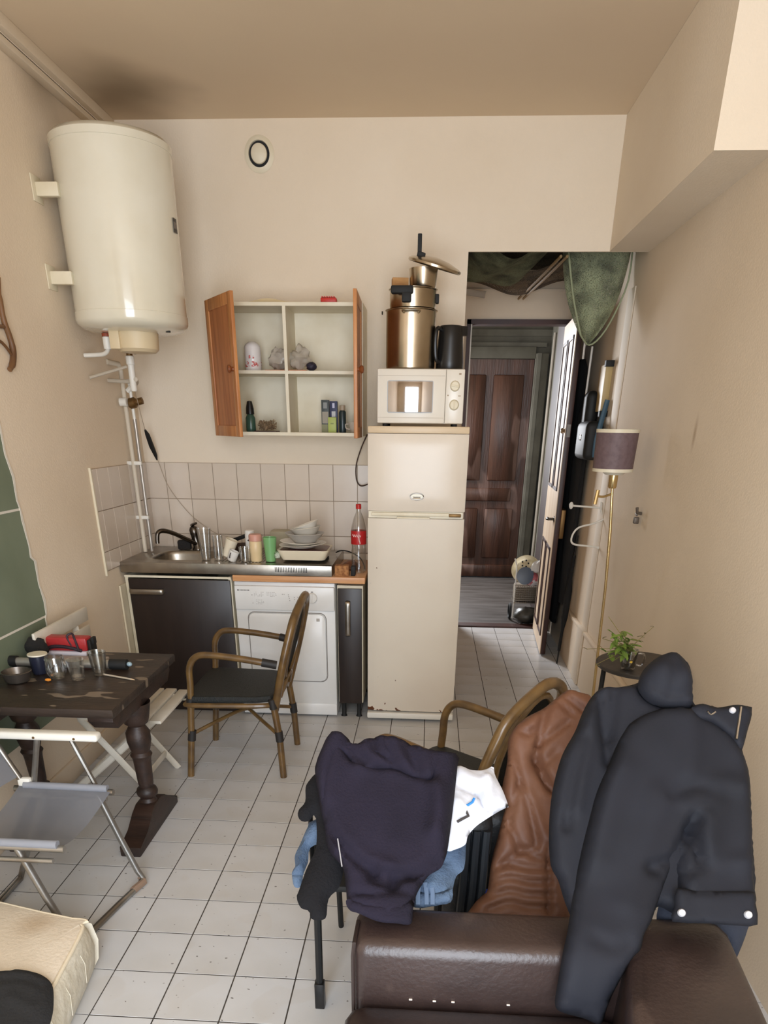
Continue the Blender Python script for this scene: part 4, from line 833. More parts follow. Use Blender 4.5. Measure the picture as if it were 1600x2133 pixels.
b = B(); lathe(b, [(0, .078), (.034, .076), (.040, .078), (.039, .083), (0, .086)], 26, T(-.607, 1.0, ZT2)); obj('lid', b, mat('cream_lid', (226, 216, 194), .45), t)
b = B(); tube(b, [(-.575, .99, ZT2+.06), (-.552, .985, ZT2+.055), (-.55, .985, ZT2+.03), (-.576, .99, ZT2+.018)], .005, 8, k=4); obj('handle', b, mat('white_handle', (214, 212, 210), .3), t)
b = B(); lathe(b, [(0, .004), (.028, 0), (.040, .02), (.042, .04), (.036, .09), (.034, .09), (.039, .04), (.03, .012), (0, .012)], 28, T(-.508, .945, ZT2)); single('round_tumbler', b, M_glass, 'round-bottomed clear tumbler, leftmost of the three glasses on the table', 'glass')
b = B(); lathe(b, [(0, .006), (.025, 0), (.027, .006), (.036, .085), (.033, .085), (.025, .016), (0, .016)], 10, T(-.414, .93, ZT2)); single('faceted_glass', b, M_glass, 'short faceted clear glass, middle one of the three on the table', 'glass', ang=12)
b = B(); lathe(b, [(0, .005), (.024, 0), (.026, .005), (.037, .098), (.034, .098), (.024, .014), (0, .014)], 26, T(-.352, 1.0, ZT2)); single('cloudy_glass', b, glass('cloudy_glass', (.86, .85, .82), .14, .2), 'cloudy tapered glass in front of the silver tube, rightmost on the table', 'glass')
t = thing('silver_tube', 'long silver tube with black end caps lying across the table', 'tube', (-.5, 1.075, ZT2))
b = B(); tube(b, [(-.745, 1.075, ZT2+.021), (-.335, 1.075, ZT2+.021)], .019, 16); obj('tube', b, mat('silver_tube_metal', (190, 184, 176), .35, .7), t)
b = B(); tube(b, [(-.336, 1.075, ZT2+.022), (-.262, 1.075, ZT2+.022)], .0225, 16); obj('end_cap', b, M_rubber, t)
b = B(); tube(b, [(-.775, 1.075, ZT2+.023), (-.744, 1.075, ZT2+.023)], .0235, 16); obj('end_cap', b, M_rubber, t)
b = B(); ball(b, (-.252, 1.075, ZT2+.024), (.012, .010, .010)); obj('tip', b, mat('pale_blue_tip', (150, 172, 182), .3), t, label='pale blue tip')
t = thing('red_case', 'red case with a white base strip and dark strap at the back of the table', 'case', (-.62, 1.265, ZT2))
b = B(); bx(b, -.755, -.505, 1.235, 1.30, ZT2+.024, ZT2+.085, bev=.01); obj('body', b, mat('red_case_plastic', (176, 46, 48), .4, bump=.15, bscale=40), t)
b = B(); bx(b, -.75, -.51, 1.228, 1.30, ZT2+.006, ZT2+.024, bev=.004); obj('base_strip', b, mat('bright_white', (232, 226, 236), .3), t)
b = B(); bx(b, -.504, -.488, 1.24, 1.30, ZT2+.0, ZT2+.075, bev=.003); bx(b, -.49, -.476, 1.25, 1.28, ZT2+.055, ZT2+.085, bev=.002); obj('clasp', b, M_rubber, t)
b = B(); bx(b, -.772, -.756, 1.24, 1.30, ZT2+.0, ZT2+.075, bev=.003); obj('clasp', b, M_rubber, t)
b = B(); tube(b, [(-.70, 1.232, ZT2+.03), (-.66, 1.230, ZT2+.045), (-.62, 1.230, ZT2+.047), (-.57, 1.230, ZT2+.04), (-.53, 1.232, ZT2+.028)], .008, 8, k=4); tube(b, [(-.575, 1.238, ZT2+.05), (-.59, 1.24, ZT2+.09), (-.57, 1.25, ZT2+.102), (-.555, 1.235, ZT2+.085), (-.54, 1.226, ZT2+.03)], .005, 8, k=4); obj('strap', b, mat('dark_strap', (50, 34, 44), .6), t)
b = B(); bx(b, -.74, -.40, 1.14, 1.215, ZT2, ZT2+.012, bev=.003); single('white_card', b, mat('pale_card', (176, 164, 156), .5), 'pale flat card lying between the red case and the silver tube', 'card')
crumple('black_beanie', 'black knitted hat lying at the left end of the table', 'hat', (-.70, 1.17, ZT2+.0125), (.05, .035, .045), mat('black_knit', (30, 28, 27), .95, bump=.4, bscale=90), 2.2, .15)
t = thing('pencil', 'short whitish pencil lying beside the cloudy glass', 'pencil', (-.25, .965, ZT2))
b = B(); tube(b, [(-.335, .992, ZT2+.004), (-.195, .940, ZT2+.004)], .0038, 6); obj('shaft', b, mat('pale_pencil', (184, 170, 150), .6), t)
b = B(); tube(b, [(-.195, .940, ZT2+.004), (-.178, .934, ZT2+.003)], [.0036, .0008], 6); obj('point', b, mat('bare_wood', (206, 176, 140), .7), t)
crumple('earplug', 'tiny orange foam plug in front of the round tumbler', 'earplug', (-.523, .893, ZT2), (.012, .007, .006), mat('orange_foam', (226, 140, 44), .8), 1.3, .2)

# ------------------------------------------------------------------ rattan armchairs
M_rat = mat('rattan_cane', (112, 84, 46), .34, rgb2=(84, 62, 36), nscale=5, stretch=(3, 3, 3), coat=.2)
M_wrap = mat('black_wrap', (34, 30, 28), .6)
M_weave = mat('black_weave', (30, 32, 31), .55, bump=.6, bscale=220)
def make_rattan():
    t = thing('rattan_armchair', 'rattan armchair with black woven seat facing the dark table', 'chair', (.06, 1.715, 0), group='rattan armchairs')
    def P(name, b, m, **k): return obj(name, b, m, t, local=True, **k)
    for s in (-1, 1):
        b = B(); tube(b, [(-.25, .24*s, 0), (-.225, .232*s, .22), (-.21, .226*s, .40)], .0175, 10); P('leg', b, M_rat)
        b = B(); tube(b, [(.235, .215*s, 0), (.225, .208*s, .22), (.20, .205*s, .42)], .0175, 10); P('leg', b, M_rat)
        b = B(); tube(b, [(-.21, .226*s, .39), (-.20, .228*s, .50), (-.195, .229*s, .58), (-.165, .23*s, .632), (-.11, .231*s, .650), (.03, .232*s, .640), (.16, .231*s, .622), (.235, .222*s, .608)], .0165, 10, k=4); P('armrest', b, M_rat)
        for (p, q) in (((-.214, .227*s, .385), (-.208, .226*s, .425)), ((.203, .206*s, .375), (.197, .205*s, .425)), ((-.226, .232*s, .20), (-.218, .229*s, .255)), ((.226, .208*s, .20), (.221, .207*s, .255)), ((.165, .231*s, .621), (.235, .223*s, .607))):
            b = B(); tube(b, [p, q], .0205, 10); P('binding', b, M_wrap)
    b = B(); sx = [(-.235, -.20), (-.225, -.235), (-.18, -.245), (.12, -.225), (.19, -.20), (.205, -.15), (.205, .15), (.19, .20), (.12, .225), (-.18, .245), (-.225, .235), (-.235, .20)]
    nx, ny = 14, 14; prism(b, [(x, y) for x, y in sx], .405, .442, bev=.012); P('seat', b, M_weave)
    b = B(); tube(b, [(x*1.0, y*1.0, .395) for x, y in sx], .013, 8, closed=True, k=3); P('seat_rail', b, M_rat)
    b = B(); tube(b, [(-.222, .23, .232), (-.12, .13, .275), (0, 0, .31), (.12, -.12, .275), (.222, -.207, .232)], .010, 8, k=4); P('stretcher', b, M_rat)
    b = B(); tube(b, [(-.222, -.23, .232), (-.12, -.13, .265), (0, 0, .29), (.12, .12, .265), (.222, .207, .232)], .010, 8, k=4); P('stretcher', b, M_rat)
    def hoop(w, z0, z1, dx):
        pts = []
        for s, tt in ((-1, 0), (-1, .2), (-1, .45), (-1, .7), (-1, .88)): pts.append((.205+dx+.135*tt, s*w*(.9+.35*math.sin(tt*2.2)-.75*max(0, tt-.55)**1.2*1.9), z0+(z1-z0)*tt))
        top = (.205+dx+.142, 0, z1); return pts+[top]+[(x, -y, z) for x, y, z in reversed(pts)]
    b = B(); tube(b, hoop(.205, .36, .895, .0), .0195, 10, k=5); P('back_hoop', b, M_rat)
    ov = [(.2065+.137*((.305+.185*math.sin(a))/.535), .155*math.cos(a), .665+.185*math.sin(a)) for a in [2*math.pi*i/26 for i in range(26)]]
    b = B(); tube(b, ov, .012, 8, closed=True); P('inner_hoop', b, M_rat)
    b = B(); c = b.verts.new((.2065+.137*.305/.535, 0, .665)); r1 = [b.verts.new((x, y*.96, .665+(z-.665)*.96)) for x, y, z in ov]
    for i in range(26): b.faces.new((c, r1[i], r1[(i+1) % 26]))
    bmesh.ops.solidify(b, geom=b.faces[:], thickness=.010); P('back_panel', b, M_weave)
    b = B(); tube(b, [(.225, -.13, .41), (.25, -.06, .49), (.255, 0, .50), (.25, .06, .49), (.225, .13, .41)], .009, 8, k=4); P('back_brace', b, M_rat)
    return t
c1 = make_rattan()
c2 = copy_tree(c1); c2.location = (1.125, .66, 0); c2.rotation_euler = (0, 0, R(-35.5))
c2['label'] = 'rattan armchair half hidden behind the navy hoodie and brown puffer jacket'
WM[c2.name] = T(1.125, .66, 0) @ RZ(-35.5)

# ------------------------------------------------------------------ white slatted folding chair
M_wchair = mat('white_painted_slats', (222, 214, 200), .45, rgb2=(206, 196, 178), nscale=5)
t = thing('folding_chair', 'white wooden slatted folding chair pushed behind the dark table', 'chair', (-.45, 1.42, 0))
for i in range(6):
    x = -.215-.066*i; b = B(); y0 = 1.17 if i else 1.165
    prof = [(x-.027, .425), (x+.027, .425)] if i else None
    bx(b, x-.028, x+.028, y0, 1.605, .418-(0 if i else .004), .434-(0 if i else .004), bev=.004); obj('seat_slat', b, M_wchair, t)
for y in (1.215, 1.565):
    b = B(); tube(b, [(-.285, y, 0), (-.44, y, .21), (-.59, y, .405), (-.66, y+.10*(y < 1.4), .53), (-.705, y+.14*(y < 1.4), .70), (-.715, y+.14*(y < 1.4), .79)], [(.009, .018)]*6, 8, flat=(0, 1, 0)); obj('leg', b, M_wchair, t)
    b = B(); tube(b, [(-.715, y+(.03 if y < 1.4 else -.03), 0), (-.46, y+(.03 if y < 1.4 else -.03), .22), (-.235, y+(.03 if y < 1.4 else -.03), .416)], [(.009, .018)]*3, 8, flat=(0, 1, 0)); obj('leg', b, M_wchair, t)
b = B(); tube(b, [(-.345, 1.215, .085), (-.345, 1.565, .085)], [(.018, .009)]*2, 8, flat=(0, 0, 1)); obj('leg_rung', b, M_wchair, t)
b = B(); tube(b, [(-.66, 1.245, .05), (-.66, 1.535, .05)], [(.018, .009)]*2, 8, flat=(0, 0, 1)); obj('leg_rung', b, M_wchair, t)
for z, y0, y1 in ((.79, 1.15, 1.68), (.70, 1.342, 1.68)):
    b = B(); bx(b, -.702, -.688, y0, y1, z-.034, z+.034, bev=.005); obj('back_slat', b, M_wchair, t)

# ------------------------------------------------------------------ aluminium sling chair
M_alu = mat('dull_aluminium', (168, 166, 162), .34, .9, rgb2=(140, 132, 122), nscale=9)
M_sling = veil('grey_blue_mesh', (150, 152, 160), .8)
t = thing('sling_chair', 'aluminium folding chair with grey blue mesh seat beside the table', 'chair', (-.28, .30, 0))
YF, YN = .50, .10
for y in (YF, YN):
    e = -1 if y == YN else 1
    b = B(); tube(b, [(-.52, y, .412), (-.14, y, .410)], .0125, 10); obj('seat_rail', b, M_alu, t)
    b = B(); tube(b, [(-.50, y+.015*e, .375), (-.178, y+.015*e, .372)], .0085, 10); obj('seat_rail', b, M_alu, t)
    if y == YF:
        b = B(); bx(b, -.56, -.165, y-.024+.02*e, y+.024+.02*e, .612, .642, bev=.011, seg=3); ar = obj('armrest', b, M_creamw, t)
        for x in (-.40, -.25):
            b = B(); lathe(b, [(0, 0), (.005, 0), (.004, .003), (0, .003)], 8, T(x, y-.024+.02*e, .625) @ RX(90)); obj('screw', b, M_oldbrass, ar)
        b = B(); tube(b, [(-.275, y+.02*e, .615), (-.205, y+.02*e, .40)], .009, 8); obj('arm_strut', b, M_alu, t)
        b = B(); tube(b, [(-.40, y+.02*e, .615), (-.455, y+.02*e, .42)], .011, 8); obj('arm_strut', b, M_alu, t)
    b = B(); tube(b, [(-.485, y+.01*e, .42), (-.56, y+.01*e, .60), (-.66, y+.01*e, .84), (-.685, y+.01*e, .90)], .0115, 10); obj('back_tube', b, M_alu, t)
    b = B(); bx(b, -.505, -.455, y-.012+.01*e, y+.012+.01*e, .375, .455, bev=.008); obj('hinge_bracket', b, M_creamw, t)
b = B(); tube(b, [(-.205, YF, .41), (-.15, YF, .22), (-.10, YF, .06), (-.085, YF, .028), (-.088, YF-.03, .0135), (-.12, YF-.16, .0135), (-.165, YN+.03, .0135), (-.175, YN, .028), (-.19, YN, .06), (-.245, YN, .22), (-.30, YN, .41)], .0125, 10); fr = obj('front_leg_loop', b, M_alu, t)
b = B(); tube(b, [(-.093, YF+.004, .03), (-.080, YF-.01, .016), (-.10, YF-.07, .0145)], .0155, 8); obj('foot_sleeve', b, mat('rusty_plastic', (140, 116, 98), .6), fr)
b = B(); tube(b, [(-.40, YF-.02, .41), (-.56, YF-.02, .06), (-.58, YF-.02, .013), (-.58, YN+.02, .013), (-.56, YN+.02, .06), (-.40, YN+.02, .41)], .0115, 10); obj('rear_leg_loop', b, M_alu, t)
b = B(); nx, ny = 10, 14; g = []
for j in range(ny+1):
    v = j/ny; row = []
    for i in range(nx+1):
        u = i/nx; edge = .06*math.sin(math.pi*v)
        xa, xb = -.50, -.145-.03*math.sin(math.pi*v)-.0*v
        row.append(b.verts.new((xa+(xb-xa)*u, YF+(YN-YF)*v, .425-.055*math.sin(math.pi*v)*(.6+.4*u)-.004*u)))
    g.append(row)
for j in range(ny):
    for i in range(nx): b.faces.new((g[j][i], g[j][i+1], g[j+1][i+1], g[j+1][i]))
bmesh.ops.solidify(b, geom=b.faces[:], thickness=.003); obj('seat_sling', b, M_sling, t)
b = B(); g = []
for j in range(ny+1):
    v = j/ny; row = []
    for i in range(nx+1):
        u = i/nx; z = .46+.42*u; x = -.50-.185*u-.03*math.sin(math.pi*v)
        row.append(b.verts.new((x, YF+(YN-YF)*v, z)))
    g.append(row)
for j in range(ny):
    for i in range(nx): b.faces.new((g[j][i], g[j][i+1], g[j+1][i+1], g[j+1][i]))
bmesh.ops.solidify(b, geom=b.faces[:], thickness=.003); obj('back_sling', b, M_sling, t)
for y in (YF, YN):
    b = B(); tube(b, [(-.48, y, .428), (-.16, y, .426)], .0145, 10); obj('sling_sleeve', b, M_sling, t)

# ------------------------------------------------------------------ mattress and black garment
M_matt = mat('cream_ticking', (226, 213, 194), .85, rgb2=(212, 197, 176), nscale=3, bump=.25, bscale=90)
add_stain(M_matt, (-.22, -.02, .2), .09, (176, 150, 118), .6, (1, 1, .2))
M_mside = mat('white_quilted_side', (220, 212, 194), .8, rgb2=(206, 196, 174), nscale=9, bump=.5, bscale=34)
t = thing('mattress', 'cream mattress lying on the floor in the lower left corner', 'mattress', (-.40, -.45, 0))
MP_ = [(-.70, .045), (-.12, .048), (-.075, .02), (-.05, -.05), (.0, -.46), (.03, -1.0), (-.70, -1.0)]
def inset(poly, d):
    c = Vector((sum(p[0] for p in poly)/len(poly), sum(p[1] for p in poly)/len(poly), 0)); out = []
    for p in poly: q = Vector((p[0], p[1], 0))-c; out.append(tuple((c+q*(1-d/q.length))[:2]))
    return out
mp = [tuple(p[:2]) for p in smoothpath([(x, y, 0) for x, y in MP_], 4, True)]
def at(poly, z): return [(x, y, z) for x, y in poly]
b = B(); loft(b, [at(inset(mp, .03), .0), at(inset(mp, .008), .02), at(inset(mp, -.006), .09), at(inset(mp, .006), .165), at(inset(mp, .02), .182)]); obj('quilted_side', b, M_mside, t, ang=60, label='white quilted side')
b = B(); loft(b, [at(inset(mp, .024), .178), at(inset(mp, .028), .190), at(inset(mp, .09), .197), at(inset(mp, .3), .200)]); obj('top', b, M_matt, t, ang=60)
b = B(); tube(b, at(inset(mp, .021), .184), .006, 8, closed=True); obj('piping', b, mat('cream_piping', (228, 214, 188), .8), t)
b = B()
for k in range(14):
    q0 = mp[(len(mp)//4+k) % len(mp)]
for (x, y) in ((-.045, -.10), (-.027, -.24), (-.01, -.37)):
    tube(b, [(x-.012, y, .178), (x+.012, y-.01, .12), (x+.010, y-.02, .05)], .0012, 6)
obj('side_seam', b, M_mside, t, kind='stuff')
cloth('black_garment', mat('black_jersey', (26, 25, 25), .9, bump=.3, bscale=120), [(0, 2024), (50, 2022), (85, 2030), (108, 2050), (112, 2085), (108, 2120), (95, 2150), (60, 2190), (-60, 2200), (-60, 2040)], (-.2, -.3, .209), (0, -.25, 1), .03, back=.004, folds=[([(0, 2052), (60, 2050), (100, 2065)], .012, -.008), ([(30, 2090), (70, 2110)], .015, .006)], res=.012)
o = bpy.data.objects['black_garment']; o['label'] = 'black garment crumpled on the mattress in the lower left corner'; o['category'] = 'garment'

# ------------------------------------------------------------------ brown leather sofa
M_lea = mat('brown_leather', (56, 43, 39), .34, rgb2=(38, 28, 26), nscale=6, lo=.35, hi=.7, bump=.12, bscale=90, spec=.5)
add_specks(M_lea, (112, 94, 84), 7, .68, .15, (1, .6, 1))
t = thing('leather_sofa', 'worn dark brown leather sofa in the lower right foreground', 'sofa', (1.28, -.9, 0))
def slab(poly, z0, z1, r, top=.0):
    b = B(); P_ = [tuple(p[:2]) for p in poly]; n = 4; loops = [at(inset(P_, r*.5), z0), at(P_, z0+r)]
    loops += [at(inset(P_, r*(1-math.cos(math.pi/2*i/n))), z1-r+r*math.sin(math.pi/2*i/n)) for i in range(n+1)]
    loops.append(at(inset(P_, r*1.9), z1+top)); loft(b, loops); return b
def dens(poly, k=6):
    out = []
    for i in range(len(poly)):
        a, c = poly[i], poly[(i+1) % len(poly)]; out += [(a[0]+(c[0]-a[0])*j/k, a[1]+(c[1]-a[1])*j/k) for j in range(k)]
    return out
def rpoly(poly, r):
    out = []; n = len(poly)
    for i in range(n):
        p, a, c = Vector(poly[i]), Vector(poly[i-1]), Vector(poly[(i+1) % n]); u = (a-p).normalized()*r; v = (c-p).normalized()*r
        out += [tuple(p+u), tuple(p+(u+v)*.3), tuple(p+v)]
    return out
b = B()
bx(b, .862, 1.62, -.548, -.385, .06, .612, bev=.034, seg=4); obj('arm', b, M_lea, t, ang=70)
b = slab(rpoly([(1.505, -.38), (1.735, -.375), (1.66, -1.30), (1.30, -1.30)], .05), .06, .615, .04, .008); obj('backrest', b, M_lea, t, ang=70)
b = slab(rpoly([(.85, -.55), (1.48, -.55), (1.40, -1.30), (.84, -1.30)], .04), .26, .452, .04, .012); obj('seat_cushion', b, M_lea, t, ang=70)
b = B(); bx(b, .875, 1.50, -1.29, -.56, .06, .255, bev=.01); obj('base', b, M_lea, t)
b = B(); tube(b, [(.866, -.540, .10), (.866, -.543, .575), (.868, -.530, .602), (.870, -.45, .604)], .005, 6); obj('seam', b, mat('dark_leather_seam', (40, 28, 24), .5), t)
b = B()
for (x, y) in ((1.00, -.550), (1.055, -.551), (1.098, -.551), (1.225, -.551)): bx(b, x-.004, x+.004, y-.003, y+.002, .461, .4635, bev=.001)
obj('stuffing', b, mat('white_stuffing', (216, 206, 196), .9), t, kind='stuff')
b = B()
tube(b, [(1.42, -.80, .6225), (1.46, -.74, .6225), (1.51, -.70, .6225), (1.56, -.69, .6225)], .0006, 4, k=4); obj('scratch', b, mat('pale_scratch', (150, 122, 110), .6), t)
for (x, y) in ((.90, -.46), (1.65, -.46), (.90, -1.26), (1.60, -1.26)):
    b = B(); lathe(b, [(0, 0), (.022, 0), (.026, .062), (0, .062)], 12, T(x, y, 0)); obj('foot', b, M_rubber, t)

# ------------------------------------------------------------------ black folding chair under the clothes
t = thing('black_chair', 'black metal folding chair buried under the navy hoodie', 'chair', (.89, .08, 0))
for x in (.715, 1.07):
    b = B(); tube(b, [(x, -.115, .0), (x, -.112, .10), (x, -.10, .45), (x, -.085, .62)], [(.0115, .014)]*4, 8, flat=(1, 0, 0)); lg = obj('leg', b, M_rubber, t)
    b = B(); bx(b, x-.015, x+.015, -.131, -.100, 0, .10, bev=.003); obj('foot_cap', b, M_black, lg)
    b = B(); tube(b, [(x+.02, .29, .0), (x+.02, .24, .25), (x+.02, .14, .45)], [(.010, .013)]*3, 8, flat=(1, 0, 0)); obj('leg', b, M_rubber, t)
    b = B(); tube(b, [(x-.006, -.12, .70), (x-.004, -.135, .60), (x, -.12, .50), (x+.01, -.06, .43)], [(.006, .020)]*4, 8, k=4, flat=(1, 0, 0)); br = obj('side_bracket', b, M_rubber, t)
    b = B(); ball(b, (x-.014, -.140, .60), .006); obj('rivet', b, M_chrome, br)
b = B(); bx(b, .73, 1.055, -.11, .27, .435, .46, bev=.01); obj('seat', b, M_rubber, t)
b = B(); bx(b, .72, 1.065, -.095, -.075, .52, .66, bev=.008); bx(b, .78, 1.0, -.09, -.075, .64, .84, bev=.008); obj('back_panel', b, M_rubber, t)

# ------------------------------------------------------------------ clothes
def c4(pts): return [(600+x/2.667, 1400+y/2.667) for x, y in pts]
def c5(pts): return [(980+x/2.581, 1340+y/2.581) for x, y in pts]
def dress(o, label, cat):
    o['label'] = label; o['category'] = cat; return o
n1 = Vector((0, -.60, .80)).normalized()
A1 = Vector((.9, -.05, .935))
M_hood = mat('navy_fleece', (33, 29, 40), .95, rgb2=(28, 25, 34), nscale=5, bump=.3, bscale=160, spec=.15)
M_jblack = mat('black_cotton', (20, 19, 21), .9, bump=.3, bscale=140, spec=.2)
M_jean = mat('blue_denim', (82, 100, 122), .85, rgb2=(48, 64, 86), nscale=12, lo=.35, hi=.7, bump=.4, bscale=180)
M_tee = mat('white_tee', (200, 201, 208), .85, bump=.1, bscale=120)
# dark garment under the hoodie, left
dress(cloth('black_trousers', M_jblack, c4([(165, 560), (120, 600), (98, 640), (95, 720), (60, 765), (55, 800), (75, 828), (115, 828), (150, 795), (160, 900), (150, 990), (100, 1100), (62, 1210), (48, 1252), (72, 1310), (118, 1328), (130, 1374), (208, 1368), (226, 1260), (300, 1150), (330, 800), (260, 560)]), A1-n1*.055, n1, .02, back=.01, res=.016, folds=[(c4([(150, 850), (140, 1000), (90, 1200)]), .015, .008)]), 'black trousers hanging behind the navy hoodie on the black chair', 'trousers')
dress(cloth('blue_jeans', M_jean, c4([(150, 820), (110, 860), (70, 950), (38, 1020), (40, 1080), (22, 1112), (34, 1190), (76, 1192), (84, 1130), (110, 1060), (150, 960), (420, 1000), (640, 1250), (700, 1306), (800, 1300), (905, 1276), (915, 1210), (935, 1135), (978, 1090), (988, 970), (980, 900), (860, 860), (500, 700)]), A1-n1*.105, n1, .03, back=.008, res=.016, folds=[(c4([(720, 1205), (800, 1215), (912, 1205)]), .012, .010), (c4([(760, 1170), (765, 1290)]), .010, .008), (c4([(800, 1160), (800, 1290)]), .010, .010), (c4([(870, 1060), (930, 1120)]), .014, -.012), (c4([(700, 1240), (730, 1300)]), .012, -.01), (c4([(840, 1060), (930, 1040), (975, 1010)]), .012, -.008), (c4([(60, 1000), (50, 1150)]), .012, .008)]), 'blue denim jeans hanging under the white shirt and navy hoodie', 'jeans')
jn = bpy.data.objects['blue_jeans']; WM[jn.name] = Matrix()
wb = cloth('waistband', M_jean, c4([(716, 1222), (790, 1226), (860, 1218), (914, 1204), (906, 1278), (850, 1292), (800, 1302), (702, 1308)]), A1-n1*.076, n1, .010, back=.012, parent=jn, res=.009, rim=.012, smooth=2)
for (xa, xb) in ((762, 770), (795, 803), (730, 722)):
    b = B(); tube(b, [onp(x, y, A1-n1*.062, n1) for x, y in c4([(xa, 1170), (xb, 1230), (xb, 1292)])], [(.003, .006)]*3, 6, flat=n1); obj('belt_loop', b, mat('denim_thread%d' % xa, (86, 102, 124), .85), jn)
tee = cloth('white_shirt', M_tee, c4([(880, 560), (945, 522), (985, 530), (1010, 542), (1062, 546), (1100, 540), (1140, 524), (1148, 565), (1170, 612), (1195, 662), (1224, 742), (1215, 752), (1168, 776), (1085, 828), (1040, 862), (1000, 910), (985, 958), (930, 985), (880, 990), (820, 900), (820, 650)]), A1-n1*.038, n1, .022, back=.008, res=.011, folds=[(c4([(1045, 680), (1075, 730), (1100, 768)]), .008, -0.0228), (c4([(1100, 580), (1110, 680), (1120, 760)]), .012, 0.0152), (c4([(950, 640), (1000, 665), (1040, 680)]), .010, -0.0190), (c4([(940, 740), (980, 800), (990, 900)]), .014, 0.0133), (c4([(1010, 545), (1060, 575), (1140, 570)]), .008, -0.0152), (c4([(960, 860), (1050, 800)]), .012, -0.0114)], seed=3)
dress(tee, 'white shirt with blue collar trim between the hoodie and the brown puffer jacket', 'shirt')
WM[tee.name] = Matrix()
tm_ = [onp(x, y, A1-n1*.008, n1) for x, y in c4([(978, 742), (1000, 738), (1025, 722), (1035, 700)])]
b = B(); tube(b, tm_, [(.0025, .0035)]*4, 6, flat=n1); obj('blue_trim', b, mat('blue_trim', (40, 120, 190), .6), tee, label='blue collar trim')
tm_ = [onp(x, y, A1-n1*.008, n1) for x, y in c4([(978, 742), (990, 775), (1003, 798), (970, 815), (940, 832)])]
b = B(); tube(b, tm_, [(.002, .004)]*5, 6, flat=n1); obj('dark_trim', b, mat('dark_trim', (50, 46, 46), .6), tee, label='dark placket edge')
hd = cloth('navy_hoodie', M_hood, c4([(212, 372), (238, 344), (270, 338), (305, 346), (335, 372), (352, 396), (400, 402), (450, 380), (520, 368), (600, 370), (660, 392), (700, 418), (790, 440), (860, 454), (945, 468), (942, 520), (930, 640), (912, 800), (888, 980), (868, 1050), (845, 1092), (790, 1125), (752, 1170), (715, 1235), (697, 1300), (682, 1398), (600, 1394), (500, 1384), (400, 1342), (336, 1314), (322, 1200), (308, 1100), (276, 1050), (222, 982), (200, 850), (176, 740), (166, 640), (168, 580), (160, 500), (176, 450)]), A1, n1, .034, back=.012, res=.010, rim=.028, wave=.004, folds=[
    (c4([(320, 380), (345, 440), (400, 510), (480, 540), (600, 550), (700, 590), (780, 620)]), .016, -0.0352),
    (c4([(330, 400), (340, 460), (380, 490)]), .014, -0.0256),
    (c4([(430, 400), (440, 450), (480, 500)]), .012, 0.0192), (c4([(520, 380), (530, 450), (560, 500)]), .012, 0.0176), (c4([(620, 380), (640, 470), (690, 560)]), .013, -0.0192), (c4([(720, 430), (740, 520), (760, 600)]), .012, 0.0192),
    (c4([(400, 560), (520, 545), (680, 590), (800, 660), (830, 780), (810, 920)]), .020, 0.0192),
    (c4([(200, 820), (280, 950), (380, 1060), (500, 1130), (620, 1150), (740, 1130), (840, 1060)]), .014, -0.0352),
    (c4([(220, 860), (300, 980), (420, 1080), (560, 1120)]), .022, 0.0160),
    (c4([(480, 1110), (470, 1160), (560, 1200), (600, 1200)]), .012, -0.0224), (c4([(580, 1150), (585, 1200)]), .010, -0.0224),
    (c4([(330, 1240), (450, 1250), (600, 1240), (700, 1240)]), .008, -0.0128), (c4([(300, 420), (260, 560), (230, 720)]), .03, 0.0160), (c4([(860, 480), (850, 700), (830, 900)]), .03, 0.0128)], seed=1)
dress(hd, 'navy fleece hoodie draped over the black folding chair', 'hoodie')
WM[hd.name] = Matrix()
cloth('hood', M_hood, c4([(150, 560), (158, 500), (178, 446), (212, 370), (240, 342), (270, 336), (305, 344), (337, 372), (354, 396), (400, 402), (450, 379), (520, 366), (600, 368), (660, 390), (700, 416), (790, 438), (862, 456), (850, 540), (800, 612), (740, 606), (680, 590), (600, 556), (500, 545), (430, 560), (370, 540), (320, 470), (290, 480), (250, 600), (215, 740), (180, 720)]), A1+n1*.022, n1, .026, back=.012, parent=hd, res=.009, rim=.022, wave=.004, seed=21, folds=[(c4([(330, 400), (360, 470), (430, 520)]), .012, -.014), (c4([(430, 410), (450, 470), (520, 520)]), .011, .010), (c4([(500, 390), (520, 460), (580, 520)]), .010, -.012), (c4([(580, 385), (610, 460), (650, 540)]), .011, .010), (c4([(660, 410), (690, 490), (720, 580)]), .010, -.012), (c4([(760, 450), (770, 520), (780, 590)]), .011, .008), (c4([(280, 380), (230, 480), (200, 620)]), .02, .010)])
cloth('hem_band', M_hood, c4([(328, 1262), (420, 1280), (520, 1290), (620, 1286), (699, 1268), (692, 1330), (681, 1400), (600, 1396), (500, 1386), (400, 1344), (336, 1316)]), A1+n1*.026, n1, .010, back=.02, parent=hd, res=.010, rim=.012, seed=22, folds=[(c4([(420, 1290), (415, 1340)]), .008, -.005), (c4([(560, 1295), (560, 1380)]), .008, -.005)])
b = B(); q = [onp(x, y, A1+n1*.030, n1) for x, y in c4([(276, 925), (288, 1000), (300, 1080)])]; tube(b, q, .0016, 6); obj('zip', b, mat('grey_zip', (150, 148, 150), .5), hd)
